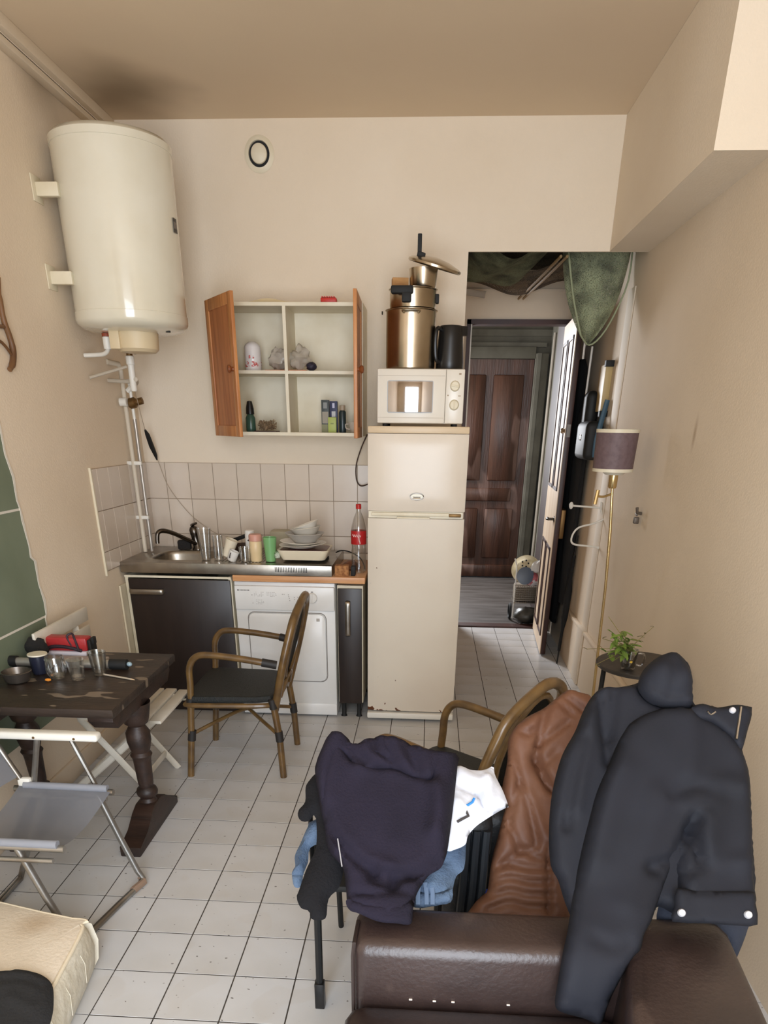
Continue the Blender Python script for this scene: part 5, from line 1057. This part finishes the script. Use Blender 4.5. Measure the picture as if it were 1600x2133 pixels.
# black rucksack on the seat
t = thing('black_rucksack', 'black padded rucksack standing between the hoodie and the puffer jacket', 'bag', (1.19, .10, 0))
b = B(); bx(b, 1.085, 1.225, .0, .14, .462, .64, bev=.045, seg=4); bx(b, 1.085, 1.22, -.02, .12, .05, .46, bev=.045, seg=4); bx(b, 1.10, 1.36, .10, .27, .06, .60, bev=.045, seg=4); obj('body', b, mat('black_nylon', (26, 27, 29), .55, bump=.3, bscale=60), t, ang=60)
for k in range(3):
    x = 1.14+.028*k; b = B(); tube(b, [(x, -.030, .30), (x+.004, -.034, .42), (x+.006, -.012, .53), (x+.008, .0, .60)], [(.013, .011)]*4, 8, k=3, flat=(1, 0, 0)); obj('rib', b, mat('dark_ribbed_pad%d' % k, (26, 30, 35), .5), t)
b = B(); bx(b, 1.205, 1.228, -.04, -.012, .36, .41, bev=.008); obj('blue_tag', b, mat('blue_tag', (30, 72, 180), .4), t, label='blue tag')
# brown puffer
n2 = Vector((0, -.82, .57)).normalized(); A2 = Vector((1.4, .27, .93))
M_puf = mat('brown_nylon', (112, 76, 56), .55, rgb2=(96, 62, 45), nscale=6, bump=.12, bscale=45, spec=.3)
def seams():
    out = []
    for y in (1205, 1275, 1345, 1405): out.append((c5([(90, y+20), (200, y-16), (300, y+6), (415, y+8)]), .012, -.016))
    for y in (1240, 1310, 1375): out.append((c5([(110, y+10), (250, y), (410, y+8)]), .022, .010))
    out += [(c5([(215, 600), (260, 760), (310, 900), (345, 1080)]), .010, -.016), (c5([(360, 640), (400, 760), (440, 800)]), .012, -.022), (c5([(330, 620), (350, 680), (440, 790)]), .014, -.018),
            (c5([(170, 900), (215, 1010), (255, 1120)]), .010, -.014), (c5([(340, 1100), (240, 1130), (170, 1180)]), .010, -.012), (c5([(400, 360), (370, 470), (345, 640)]), .012, -.02),
            (c5([(250, 760), (215, 900), (190, 1000)]), .011, -.012), (c5([(240, 470), (300, 500), (330, 480)]), .010, -.012), (c5([(350, 560), (430, 500), (510, 440)]), .010, -.014), (c5([(380, 660), (450, 600)]), .012, -.01),
            (c5([(500, 300), (560, 350), (600, 380)]), .010, -.016), (c5([(470, 330), (540, 400)]), .010, -.012), (c5([(410, 1090), (408, 1440)]), .008, -.016), (c5([(290, 820), (370, 1000), (420, 1080)]), .016, .010), (c5([(260, 1100), (340, 1150), (410, 1165)]), .010, -.012)]
    return out
dress(cloth('puffer_jacket', M_puf, c5([(505, 262), (535, 250), (600, 268), (650, 290), (680, 420), (650, 700), (600, 1000), (560, 1300), (545, 1520), (500, 1530), (400, 1526), (200, 1512), (-10, 1480), (20, 1402), (60, 1360), (92, 1325), (108, 1210), (125, 1120), (148, 1040), (170, 950), (190, 870), (170, 790), (198, 640), (203, 525), (240, 452), (305, 396), (390, 352), (455, 300)]), A2, n2, .04, back=.02, res=.010, rim=.035, wave=.003, wscale=14, folds=seams(), seed=5), 'brown quilted puffer jacket draped over the second rattan armchair', 'jacket')
# big navy jacket on the sofa corner
n3 = Vector((0, -.735, .68)).normalized(); A3 = Vector((1.6, .0, 1.125))
M_snap = mat('satin_snap', (196, 196, 200), .5, .4)
M_jac = mat('navy_softshell', (27, 28, 35), .75, rgb2=(23, 24, 30), nscale=4, bump=.06, bscale=200, spec=.25)
jk = cloth('navy_jacket', M_jac, c5([(905, 210), (930, 150), (985, 90), (1040, 62), (1100, 66), (1145, 115), (1180, 200), (1192, 300), (1230, 345), (1300, 335), (1330, 346), (1440, 332), (1512, 362), (1485, 480), (1455, 585), (1488, 700), (1503, 860), (1512, 1000), (1518, 1200), (1522, 1330), (1450, 1430), (1300, 1470), (1120, 1480), (1000, 1420), (960, 1460), (900, 1400), (760, 1500), (620, 1520), (540, 1500), (500, 1400), (470, 1280), (430, 1190), (422, 1000), (440, 800), (490, 610), (560, 480), (600, 380), (640, 305), (690, 250), (740, 234), (800, 236)]), A3-n3*.02, n3, .032, back=.02, lift=lambda u_, v_: .055*math.exp(-((v_+.75)/.12)**2), res=.012, rim=.032, wave=.004, wscale=6, folds=[
    (c5([(905, 215), (925, 280), (1000, 330), (1100, 345), (1190, 335)]), .016, -.03), (c5([(960, 120), (1060, 180), (1150, 180)]), .05, .03),
    (c5([(690, 300), (700, 440), (720, 560), (730, 660)]), .012, -.022), (c5([(760, 280), (750, 400), (740, 520)]), .014, -.016), (c5([(620, 420), (590, 600), (540, 900)]), .02, .012), (c5([(600, 520), (540, 760), (500, 1000)]), .012, -.014),
    (c5([(1180, 1000), (1150, 1060), (1200, 1170)]), .014, -.03), (c5([(1170, 1010), (1190, 1100)]), .012, -.016), (c5([(1120, 820), (1260, 760), (1400, 780)]), .03, .010), (c5([(1290, 900), (1280, 1100), (1250, 1280)]), .04, .012), (c5([(1420, 600), (1440, 900), (1420, 1200)]), .04, .012),
    (c5([(1150, 420), (1160, 560), (1150, 700)]), .03, .014), (c5([(1160, 1290), (1300, 1200), (1460, 1190)]), .022, .008)], seed=8)
dress(jk, 'large navy hooded jacket thrown over the far corner of the sofa', 'jacket'); WM[jk.name] = Matrix()
cloth('hood', M_jac, c5([(900, 222), (926, 150), (985, 90), (1040, 60), (1100, 64), (1147, 115), (1182, 200), (1194, 300), (1192, 345), (1120, 352), (1040, 345), (960, 318), (912, 270)]), A3+n3*.012, n3, .045, back=.03, parent=jk, res=.010, rim=.04, seed=31, folds=[(c5([(950, 150), (1060, 200), (1160, 200)]), .03, .012), (c5([(930, 240), (1040, 300), (1170, 290)]), .014, -.010), (c5([(1040, 80), (1060, 180), (1050, 300)]), .012, -.006)])
slv = cloth('front_and_sleeve', M_jac, c5([(1060, 345), (960, 372), (880, 412), (840, 450), (790, 540), (740, 660), (690, 760), (650, 880), (610, 1040), (580, 1180), (540, 1380), (500, 1560), (470, 1680), (446, 1860), (446, 1950), (490, 1985), (600, 2015), (692, 2046), (720, 1960), (745, 1880), (800, 1760), (842, 1690), (880, 1650), (905, 1570), (950, 1500), (985, 1420), (1030, 1320), (1070, 1230), (1092, 1190), (1100, 1240), (1098, 1330), (1100, 1400), (1150, 1440), (1300, 1450), (1430, 1440), (1518, 1400), (1522, 1330), (1516, 1180), (1510, 1000), (1502, 860), (1488, 700), (1455, 590), (1400, 500), (1310, 430), (1230, 395), (1180, 350)]), A3+n3*.008, n3, .030, back=.02, parent=jk, lift=lambda u_, v_: .05*math.exp(-((v_+.75)/.12)**2), res=.012, rim=.035, wave=.004, wscale=6, folds=[
    (c5([(960, 1210), (1020, 1180), (1088, 1160)]), .012, -.016), (c5([(940, 1225), (1000, 1240), (1050, 1200)]), .012, -.012), (c5([(760, 700), (700, 900), (640, 1150)]), .05, .020), (c5([(1000, 850), (900, 1100), (800, 1400)]), .035, .012), (c5([(460, 1900), (560, 1950), (700, 1990)]), .012, -.006), (c5([(640, 1600), (720, 1640), (800, 1620)]), .018, -.008),
    (c5([(1092, 1190), (1120, 1100), (1165, 1010), (1185, 960)]), .014, -.030), (c5([(1160, 1010), (1190, 1100), (1212, 1175)]), .011, -.022), (c5([(1230, 960), (1240, 1080), (1235, 1150)]), .02, .012),
    (c5([(1060, 830), (1150, 790), (1250, 800)]), .016, -.009), (c5([(1150, 880), (1300, 770), (1420, 790)]), .022, .009), (c5([(1160, 1290), (1300, 1200), (1460, 1190)]), .020, .009), (c5([(1150, 430), (1165, 560), (1150, 700)]), .028, .010), (c5([(1295, 900), (1285, 1100)]), .03, .010), (c5([(1130, 1250), (1250, 1215)]), .014, -.008), (c5([(1430, 620), (1455, 900), (1440, 1200)]), .03, .008)], seed=11)
col = cloth('collar', M_jac, c5([(1190, 345), (1250, 325), (1330, 345), (1440, 330), (1512, 360), (1490, 470), (1450, 585), (1390, 500), (1300, 430), (1210, 400)]), A3+n3*.030, n3, .014, back=.012, parent=jk, res=.010, rim=.02, seed=13)
flap = cloth('pocket_flap', M_jac, c5([(1110, 1318), (1200, 1330), (1320, 1334), (1440, 1334), (1526, 1338), (1534, 1400), (1544, 1512), (1440, 1518), (1280, 1506), (1086, 1496), (1098, 1420)]), A3+n3*.050, n3, .010, back=.02, parent=jk, res=.010, rim=.015, smooth=2, seed=14, folds=[(c5([(1112, 1345), (1300, 1352), (1524, 1354)]), .006, -.004)])
for x, y in ((1136, 1449), (1494, 1459)):
    p = onp(980+x/2.581, 1340+y/2.581, A3+n3*.0625, n3); b = B(); lathe(b, [(0, .004), (.007, .004), (.009, .001), (.009, -.002), (0, -.002)], 16, Matrix.Translation(p) @ n3.to_track_quat('Z', 'Y').to_matrix().to_4x4()); obj('snap_button', b, M_snap, flap)
p = onp(980+1410/2.581, 1340+360/2.581, A3+n3*.045, n3); b = B(); lathe(b, [(0, .004), (.006, .004), (.008, .001), (.008, -.002), (0, -.002)], 16, Matrix.Translation(p) @ n3.to_track_quat('Z', 'Y').to_matrix().to_4x4()); obj('snap_button', b, M_snap, col)
b = B(); q = [onp(980+x/2.581, 1340+y/2.581, A3+n3*.044, n3) for x, y in ((1455, 342), (1448, 400), (1438, 460), (1430, 515))]; tube(b, q, .0035, 6); obj('zip', b, M_steel, col)
p = onp(980+1295/2.581, 1340+375/2.581, A3+n3*.045, n3); b = B(); tube(b, [p+Vector((-.01, 0, .004)), p+Vector((0, 0, -.004)), p+Vector((.01, 0, .004))], .002, 6, k=3); obj('hanging_loop', b, M_steel, col)
dress(cloth('dark_trousers', mat('dark_navy_twill', (36, 41, 54), .85, bump=.2, bscale=120), c5([(1060, 1330), (1250, 1420), (1500, 1450), (1490, 1540), (1450, 1650), (1415, 1712), (1380, 1640), (1330, 1560), (1100, 1540), (1000, 1500)]), A3-n3*.085, n3, .02, back=.012, res=.014), 'dark navy trousers hanging below the pocket flap behind the sofa back', 'trousers')

# ------------------------------------------------------------------ round side table, plant, lamp
cz = .75; cc = (1.935, 1.215); rr_ = .188
M_slate = mat('black_worn_paint', (58, 52, 47), .45, rgb2=(42, 38, 34), nscale=7, bump=.1)
t = thing('round_side_table', 'small round black side table against the right wall', 'table', (cc[0], cc[1], 0))
b = B(); lathe(b, [(0, cz-.018), (rr_-.006, cz-.018), (rr_, cz-.014), (rr_, cz-.004), (rr_-.004, cz), (0, cz)], 48, T(cc[0], cc[1], 0)); obj('tabletop', b, M_slate, t)
for a in (150, 270, 30):
    x, y = cc[0]+.155*math.cos(R(a)), cc[1]+.155*math.sin(R(a)); b = B(); tube(b, [(x, y, 0), (x, y, cz-.018)], .011, 8); obj('leg', b, M_rubber, t)
b = B(); tube(b, [(cc[0]+.155*math.cos(R(a)), cc[1]+.155*math.sin(R(a)), .22) for a in range(0, 360, 15)], .006, 6, closed=True); obj('leg_ring', b, M_rubber, t)
mc = on(1307, 1394, 2, cz); mc.z = cz+.001
t = thing('glass_mug', 'glass tea mug holding plant cuttings on the round side table', 'mug', mc)
b = B(); lathe(b, [(0, .006), (.026, 0), (.030, .005), (.034, .083), (.0315, .083), (.028, .011), (0, .010)], 28, Matrix.Translation(mc)); obj('body', b, M_glass, t)
b = B(); lathe(b, [(0, .012), (.0275, .012), (.031, .066), (0, .066)], 24, Matrix.Translation(mc)); obj('water', b, glass('tea_water', (.30, .24, .10), .05, .05), t, label='brown water')
b = B(); tube(b, [mc+Vector((.032, -.004, .068)), mc+Vector((.055, -.006, .066)), mc+Vector((.060, -.006, .04)), mc+Vector((.050, -.005, .018)), mc+Vector((.031, -.003, .020))], .004, 8, k=4); obj('handle', b, M_glass, t)
b = B(); bx(b, -.005, .005, -.0015, .0, 0, .008, M=Matrix.Translation(mc+Vector((0, -.0335, .036)))); obj('teabag_tag', b, mat('yellow_tag', (214, 176, 60), .6), t, label='yellow tag')
t = thing('plant_cuttings', 'leafy green and wilted plant cuttings standing in the glass mug', 'plant', mc+Vector((0, 0, .02)))
M_leaf = mat('green_leaf', (128, 150, 66), .5, rgb2=(92, 120, 46), nscale=40); M_dry2 = mat('wilted_leaf', (134, 122, 72), .7, rgb2=(108, 92, 56), nscale=40); M_stem = mat('plant_stem', (110, 116, 58), .6)
lm = {}
for key, m in (('green', M_leaf), ('dry', M_dry2)):
    b = B(); pts = [(0, 0), (.25, .16), (.55, .2), (.85, .1), (1, 0), (.85, -.1), (.55, -.2), (.25, -.16)]; mid = [b.verts.new((x, 0, -.03+.14*x*(1-x))) for x in (0, .25, .55, .85, 1)]
    up_ = [b.verts.new((x, y, .05+.02*x)) for x, y in pts[1:4]]; dn = [b.verts.new((x, y, .05+.02*x)) for x, y in reversed(pts[5:8])]
    for side in (up_, dn):
        b.faces.new((mid[0], mid[1], side[0])); b.faces.new((mid[1], mid[2], side[1], side[0])); b.faces.new((mid[2], mid[3], side[2], side[1])); b.faces.new((mid[3], mid[4], side[2]))
    bmesh.ops.recalc_face_normals(b, faces=b.faces); me = bpy.data.meshes.new('leaf_'+key); b.to_mesh(me); b.free(); me.materials.append(m); lm[key] = me
rl = random.Random(12); tips = [((1255, 1330), 'dry', .02, 6), ((1222, 1352), 'dry', -.02, 5), ((1340, 1325), 'dry', .02, 5), ((1362, 1305), 'dry', -.02, 7), ((1275, 1318), 'green', .0, 9), ((1296, 1314), 'green', -.03, 10), ((1262, 1358), 'green', -.03, 8), ((1276, 1378), 'green', -.05, 7), ((1308, 1332), 'green', .03, 8), ((1285, 1345), 'green', -.05, 9), ((1240, 1385), 'dry', -.04, 4), ((1268, 1285), 'dry', .03, 4)]
root = T(*t.location).inverted()
for (tp, key, dy, n) in tips:
    e = on(tp[0], tp[1], 1, mc.y+dy); s_ = mc+Vector((rl.uniform(-.01, .01), rl.uniform(-.01, .01), .03)); m_ = s_.lerp(e, .5)+Vector((0, 0, .03)); path = smoothpath([s_, s_+Vector((0, 0, .05)), m_, e], 4)
    b = B(); tube(b, path, .0014, 5); obj('stem', b, M_stem if key == 'green' else M_dry2, t)
    for k in range(n):
        p = path[int(len(path)*(.45+.55*k/n))-1 if k < n-1 else -1]; o = bpy.data.objects.new('leaf', lm[key]); C.objects.link(o); o.parent = t
        o.matrix_local = Matrix.Translation(root @ p) @ RZ(rl.uniform(0, 360)) @ RY(rl.uniform(-35, 40)) @ Matrix.Scale(rl.uniform(.040, .066) if key == 'green' else rl.uniform(.018, .034), 4)
# floor lamp
lx, ly = 1.945, 2.30
t = thing('floor_lamp', 'brass floor lamp with a brown drum shade by the right wall', 'lamp', (2.03, ly, 0))
Ml2 = T(lx, ly, 0) @ RY(-3)
b = B(); lathe(b, [(.0995, 1.455), (.1005, 1.455), (.1045, 1.625), (.1035, 1.625)], 40, T(lx, ly, 0)); obj('shade', b, mat('brown_shade', (112, 92, 94), .6, rgb2=(100, 80, 82), nscale=40), t)
sh = [o_ for o_ in bpy.data.objects if o_.name.startswith('shade')][-1]
b = B(); lathe(b, [(.104, 1.622), (.1065, 1.622), (.107, 1.638), (.104, 1.638)], 40, T(lx, ly, 0)); obj('shade_rim', b, M_cream, sh, label='cream top rim')
b = B(); lathe(b, [(.099, 1.442), (.1025, 1.442), (.1025, 1.457), (.099, 1.457)], 40, T(lx, ly, 0)); obj('shade_rim', b, M_cream, sh, label='cream bottom rim')
b = B(); lathe(b, [(0, 1.425), (.045, 1.427), (.06, 1.44), (.02, 1.45), (0, 1.47)], 30, T(lx+.01, ly, 0)); obj('glass_bowl', b, mat('milky_glass', (226, 218, 200), .3), t)
b = B(); lathe(b, [(0, 1.36), (.018, 1.362), (.022, 1.37), (.022, 1.425), (0, 1.43)], 20, T(lx+.012, ly, 0)); obj('socket', b, M_brass, t)
b = B(); tube(b, [(lx+.012, ly, 1.37), (1.977, ly, 1.18), (1.98, ly, 1.15), (2.0, ly, .85), (2.03, ly, .02)], [.0075, .0075, .0085, .0075, .0085], 10); obj('pole', b, M_brass, t)
b = B(); tube(b, [(lx+.016, ly, 1.335), (lx-.03, ly-.02, 1.322), (lx-.065, ly-.03, 1.325)], .006, 8, k=3); tube(b, [(lx-.065, ly-.03, 1.355), (lx-.072, ly-.03, 1.285)], .010, 8); obj('side_arm', b, M_brass, t)
b = B(); lathe(b, [(0, 0), (.085, 0), (.088, .012), (.07, .022), (.015, .03), (0, .03)], 32, T(2.03, ly, 0)); obj('base', b, M_brass, t)

# ------------------------------------------------------------------ right wall and corridor
b = B(); tube(b, [(XR, 2.295, 1.24), (XR-.025, 2.295, 1.245), (XR-.03, 2.292, 1.27)], .008, 8); tube(b, [(XR-.025, 2.31, 1.24), (XR-.03, 2.27, 1.235)], .006, 8); bx(b, XR-.036, XR-.01, 2.285, 2.31, 1.19, 1.222, bev=.003)
single('wall_clip', b, mat('grey_metal', (104, 94, 84), .5, .6), 'small grey metal tap-like clip on the right wall', 'clip')
t = thing('coat_peg', 'white peg rail sticking out of the right wall behind the lamp', 'peg', (XR-.12, 3.24, 1.19))
kp = on(1190, 1053, 1, 3.22); b = B(); tube(b, [(XR-.001, 3.22, kp.z-.012), kp], .006, 8); obj('rail', b, M_creamw, t)
b = B(); ball(b, kp, (.014, .014, .022)); obj('end_knob', b, M_creamw, t)
hp = [on(x, y, 1, 3.16) for x, y in ((1262, 1078), (1238, 1090), (1208, 1098), (1195, 1110), (1190, 1126), (1197, 1134), (1220, 1137), (1262, 1142))]
b = B(); tube(b, [Vector((XR-.012, 3.22, hp[0].z+.085))]+[Vector((XR-.012, 3.19, hp[0].z+.03))]+hp+[Vector((XR-.012, 3.16, hp[-1].z))], .006, 8, k=4); single('coat_hanger', b, M_creamw, 'white plastic coat hanger hanging on the peg rail', 'hanger')
t = thing('meter_box', 'yellowed wall box with black clips behind the hanging coats', 'box', (XR-.03, 3.57, 1.73))
b = B(); bx(b, XR-.045, XR, 3.48, 3.66, 1.735, 2.0, bev=.004); obj('case', b, mat('yellowed_plastic', (196, 170, 118), .5), t)
b = B(); bx(b, XR-.052, XR, 3.455, 3.50, 1.985, 2.02, bev=.003); obj('clip', b, M_rubber, t)
b = B(); bx(b, XR-.052, XR, 3.455, 3.50, 1.705, 1.74, bev=.003); obj('clip', b, M_rubber, t)
M_coat = mat('black_wool', (22, 22, 22), .9, rgb2=(16, 16, 17), nscale=6)
def hang(name, label, cat, yc, xc, prof, m, n=28, seed=0):
    b = B(); rings = []
    for z, ry, rx in prof:
        rings.append([b.verts.new((xc+rx*math.cos(a)*(1+.10*math.sin(5*a+z*3+seed)), yc+ry*math.sin(a)*(1+.06*math.sin(7*a+seed)), z)) for a in [2*math.pi*j/n for j in range(n)]])
    for p, q in zip(rings, rings[1:]):
        for j in range(n): b.faces.new((p[j], p[(j+1) % n], q[(j+1) % n], q[j]))
    b.faces.new(rings[0][::-1]); b.faces.new(rings[-1]); return single(name, b, m, label, cat, ang=60)
hang('hanging_coat', 'long black coat hanging on the right wall behind the open door', 'coat', 4.28, 2.078, [(.20, .16, .028), (.5, .20, .034), (1.0, .22, .040), (1.5, .22, .042), (1.85, .19, .042), (2.02, .12, .036), (2.08, .03, .02)], M_coat)
hang('dark_raincoat', 'dark grey coat hanging on the right wall nearest the open door edge', 'coat', 3.925, 2.078, [(.42, .09, .028), (.7, .11, .034), (1.1, .12, .040), (1.5, .12, .042), (1.72, .10, .04), (1.80, .03, .02)], mat('charcoal_wool', (34, 33, 33), .9), seed=2)
t = thing('shoulder_bag', 'black bag with a blue strap hanging on the wall behind the lamp shade', 'bag', (2.06, 3.55, 1.44))
b = B(); bx(b, 2.00, 2.115, 3.42, 3.76, 1.45, 1.68, bev=.035, seg=3); bx(b, 2.02, 2.11, 3.63, 3.79, 1.60, 1.86, bev=.04, seg=3); obj('body', b, mat('black_canvas', (20, 22, 23), .6), t, ang=60)
b = B(); tube(b, [(2.075, 3.415, 1.47), (2.07, 3.405, 1.56), (2.085, 3.41, 1.66), (2.11, 3.42, 1.80)], [(.006, .016)]*4, 8, k=3, flat=(0, 1, 0)); obj('strap', b, mat('blue_strap', (60, 92, 112), .5), t, label='blue strap')
b = B(); bx(b, 1.994, 2.002, 3.56, 3.60, 1.565, 1.60, bev=.002); obj('buckle', b, M_chrome, t)
b = B(); tube(b, [(2.045, 3.80, 2.12), (2.043, 3.80, 1.95), (2.04, 3.80, 1.72)], .007, 8); single('white_rod', b, M_white, 'thin white rod hanging from the green net beside the coats', 'rod')
t = thing('umbrella', 'closed black umbrella leaning in the corner behind the open door', 'umbrella', (2.07, 3.78, 0))
b = B(); tube(b, [(2.05, 3.66, .10), (2.07, 3.69, .45), (2.09, 3.73, .80)], [.012, .026, .012], 10, k=4); obj('canopy', b, M_coat, t)
b = B(); tube(b, [(2.045, 3.65, 0), (2.09, 3.73, .80), (2.10, 3.75, .94)], .006, 8); obj('shaft', b, M_rubber, t)
# fishing nets on the alcove ceiling
M_net = net_mat('olive_net', (150, 156, 124), 190, .22); M_netb = net_mat('brown_net', (128, 108, 84), 120, .22); M_cordg = mat('pale_green_cord', (150, 156, 124), .7)
t = thing('landing_net', 'olive green net bag hanging at the right of the alcove opening', 'net', (1.9, 3.3, 2.09))
b = B(); rings = []; n_ = 26; K = 13
for k in range(K+1):
    q = k/K; z = 2.64-.552*q; xl = 1.715+.03*q+.17*q**2.6; xr = 2.112-.012*q-.17*q**3.2; dp = .13*(1-.75*q**1.6)
    rings.append([b.verts.new(((xl+xr)/2+(xr-xl)/2*math.cos(a), 3.32+dp*math.sin(a)+.018*math.sin(3*a+4*q), z+.03*math.cos(a)*(1-q))) for a in [2*math.pi*j/n_ for j in range(n_)]])
for p, q in zip(rings, rings[1:]):
    for j in range(n_): b.faces.new((p[j], p[(j+1) % n_], q[(j+1) % n_], q[j]))
b.faces.new(rings[-1]); obj('net_bag', b, M_net, t, ang=80)
b = B(); tube(b, [(1.716, 3.30, 2.64), (1.735, 3.20, 2.52), (1.765, 3.20, 2.40), (1.80, 3.205, 2.28), (1.865, 3.25, 2.13)], .006, 8, k=3); tube(b, [(2.112, 3.32, 2.60), (2.10, 3.25, 2.40), (2.05, 3.26, 2.24), (1.99, 3.27, 2.13), (1.93, 3.30, 2.085), (1.865, 3.25, 2.13)], .005, 8, k=3); obj('rim_cord', b, M_cordg, t)
def sheet(fn, nu, nv, th=.004):
    b = B(); g = [[b.verts.new(fn(i/nu, j/nv)) for i in range(nu+1)] for j in range(nv+1)]
    for j in range(nv):
        for i in range(nu): b.faces.new((g[j][i], g[j][i+1], g[j+1][i+1], g[j+1][i]))
    bmesh.ops.solidify(b, geom=b.faces[:], thickness=th); return b
t = thing('draped_net', 'brown and olive fishing net draped under the alcove ceiling', 'net', (1.55, 3.8, 2.4))
b = sheet(lambda u, v: Vector((1.17+.50*u, 3.14+.62*v, 2.60-.10*math.sin(math.pi*u)-.11*v*(1-u)+.02*math.sin(9*u+5*v))), 20, 16); obj('olive_fold', b, M_net, t, ang=80)
b = sheet(lambda u, v: Vector((1.17+.93*u, 3.75+.92*v, 2.62-.11*math.sin(math.pi*u)*(1-.6*u)-.05*math.sin(math.pi*v)*(1-.5*u)-.02*math.sin(11*u+3)+.015*math.sin(8*v))), 26, 20); obj('brown_fold', b, M_netb, t, ang=80)
b = B(); tube(b, [(1.26, 3.74, 2.505), (1.35, 3.70, 2.50), (1.48, 3.60, 2.53), (1.62, 3.45, 2.56)], [(.004, .03)]*4, 8, k=4, flat=(0, 0, 1)); obj('braided_band', b, net_mat('pale_braid', (150, 136, 112), 90, .2), t)
b = B(); bx(b, XO, XR, 3.0, 4.72, 2.68, 2.685); obj('ceiling_net', b, net_mat('dark_net', (70, 68, 54), 150, .25), t)
for k, dx in enumerate((0, .035)):
    b = B(); tube(b, [(1.685+dx, 3.13, 2.49), (1.65+dx, 3.8, 2.485), (1.605+dx, 4.55, 2.48)], .008, 8); single('bamboo_pole', b, mat('bamboo%d' % k, (150, 122, 78), .5), ['left', 'right'][k]+' one of two thin bamboo poles under the alcove ceiling', 'pole', 'bamboo poles under the nets')
b = sheet(lambda u, v: Vector((1.19+.16*u, 4.25+.25*v, 2.50-.02*u+.01*math.sin(6*v))), 6, 6, .006); single('white_sheet', b, M_white, 'scrap of white plastic sheet tucked under the nets', 'sheet')

# ------------------------------------------------------------------ shopping trolley on the landing
tx, ty = 1.955, 5.06
t = thing('shopping_trolley', 'wire shopping trolley loaded with bags on the landing', 'trolley', (tx, ty, 0))
M_wire = mat('galvanised_wire', (150, 142, 132), .35, .8)
for x in (tx-.12, tx+.13):
    b = B(); tube(b, [(x, ty-.06, .02), (x, ty-.06, .50), (x-.02, ty-.02, .56)], .007, 8); obj('upright', b, M_creamw, t)
b = B()
for k in range(12): tube(b, [(tx-.115+.0205*k, ty-.065, .17), (tx-.115+.0205*k, ty-.065, .33)], .002, 5)
for k in range(9): bx(b, tx-.12, tx+.115, ty-.067, ty-.063, .17+.02*k, .174+.02*k)
bx(b, tx-.125, tx+.12, ty-.07, ty-.055, .325, .335); bx(b, tx-.125, tx+.12, ty-.07, ty+.15, .165, .172); obj('wire_basket', b, M_wire, t, kind='stuff')
b = B(); bx(b, tx-.115, tx+.115, ty-.055, ty+.15, .175, .32, bev=.02); obj('lining', b, mat('grey_brown_cloth', (120, 108, 92), .9), t)
for x in (tx-.14, tx+.14):
    b = B(); tube(b, [(x+.06*math.cos(a)*0, ty+.05+.065*math.cos(a), .067+.065*math.sin(a)) for a in [2*math.pi*i/20 for i in range(20)]], .012, 8, closed=True); obj('wheel', b, M_rubber, t)
crumple('grey_sack', 'grey black rubbish sack slumped under the trolley basket', 'sack', (tx-.0, ty-.16, .0), (.12, .08, .075), mat('grey_sack', (74, 72, 66), .45, rgb2=(46, 46, 42), nscale=9), 4.4, .25)
t = thing('straw_hat', 'pale straw hat with punched holes on top of the loaded trolley', 'hat', (tx-.03, ty-.03, .47))
Mh = T(tx-.035, ty-.02, .47) @ RX(62) @ RY(-12)
b = B(); lathe(b, [(.13, -.012), (.132, -.006), (.085, .012), (.078, .02), (.072, .07), (.05, .09), (0, .094)], 30, Mh); obj('hat', b, mat('straw', (206, 190, 150), .8, rgb2=(222, 208, 176), nscale=20), t)
b = B()
for k in range(5): ball(b, Mh @ Vector((.03*math.cos(k*1.26), .03*math.sin(k*1.26)+.02, .094)), .008)
obj('holes', b, M_rubber, t, kind='stuff')
b = B(); lathe(b, [(0, 0), (.075, 0), (.078, .006), (0, .02)], 28, T(tx-.05, ty-.14, .43) @ RX(75)); single('blue_plate', b, mat('slate_blue', (96, 108, 124), .4), 'slate blue round lid in front of the straw hat', 'lid')
crumple('pink_bag', 'pink and white patterned bag on the trolley basket', 'bag', (tx+.02, ty-.10, .335), (.10, .06, .055), mat('pink_print', (206, 110, 116), .6, rgb2=(232, 222, 220), nscale=14, lo=.5, hi=.55), 6.1, .25)
crumple('white_bag', 'white plastic bag topmost on the loaded trolley', 'bag', (tx+.07, ty-.12, .45), (.075, .05, .055), M_white, 7.7, .3)

# ------------------------------------------------------------------ bentwood ornament at the left edge
t = thing('bentwood_ornament', 'curved brown bentwood ornament on the left wall at the photo edge', 'ornament', (XL+.012, 1.5, 1.84))
M_bent = mat('bentwood', (120, 84, 52), .5, rgb2=(96, 64, 38), nscale=8)
b = B(); tube(b, [(XL+.012, 1.60, 2.16), (XL+.012, 1.575, 2.08), (XL+.012, 1.572, 2.01), (XL+.012, 1.592, 1.96), (XL+.012, 1.60, 1.91), (XL+.012, 1.575, 1.86), (XL+.012, 1.54, 1.835)], [.006, .011, .012, .012, .013, .013, .010], 10, k=4); obj('bow', b, M_bent, t)
b = B(); tube(b, [(XL+.01, 1.575, 1.99), (XL+.012, 1.50, 1.985), (XL+.012, 1.40, 1.99)], .007, 8, k=3); obj('rung', b, M_bent, t)
b = B(); tube(b, [(XL+.01, 1.585, 1.89), (XL+.012, 1.52, 1.93), (XL+.012, 1.40, 1.95)], .006, 8, k=3); obj('rung', b, M_bent, t)
b = B(); tube(b, [(XL+.012, 1.40, 1.84), (XL+.012, 1.36, 1.99), (XL+.012, 1.42, 2.14)], .011, 8, k=3); obj('bow', b, M_bent, t)
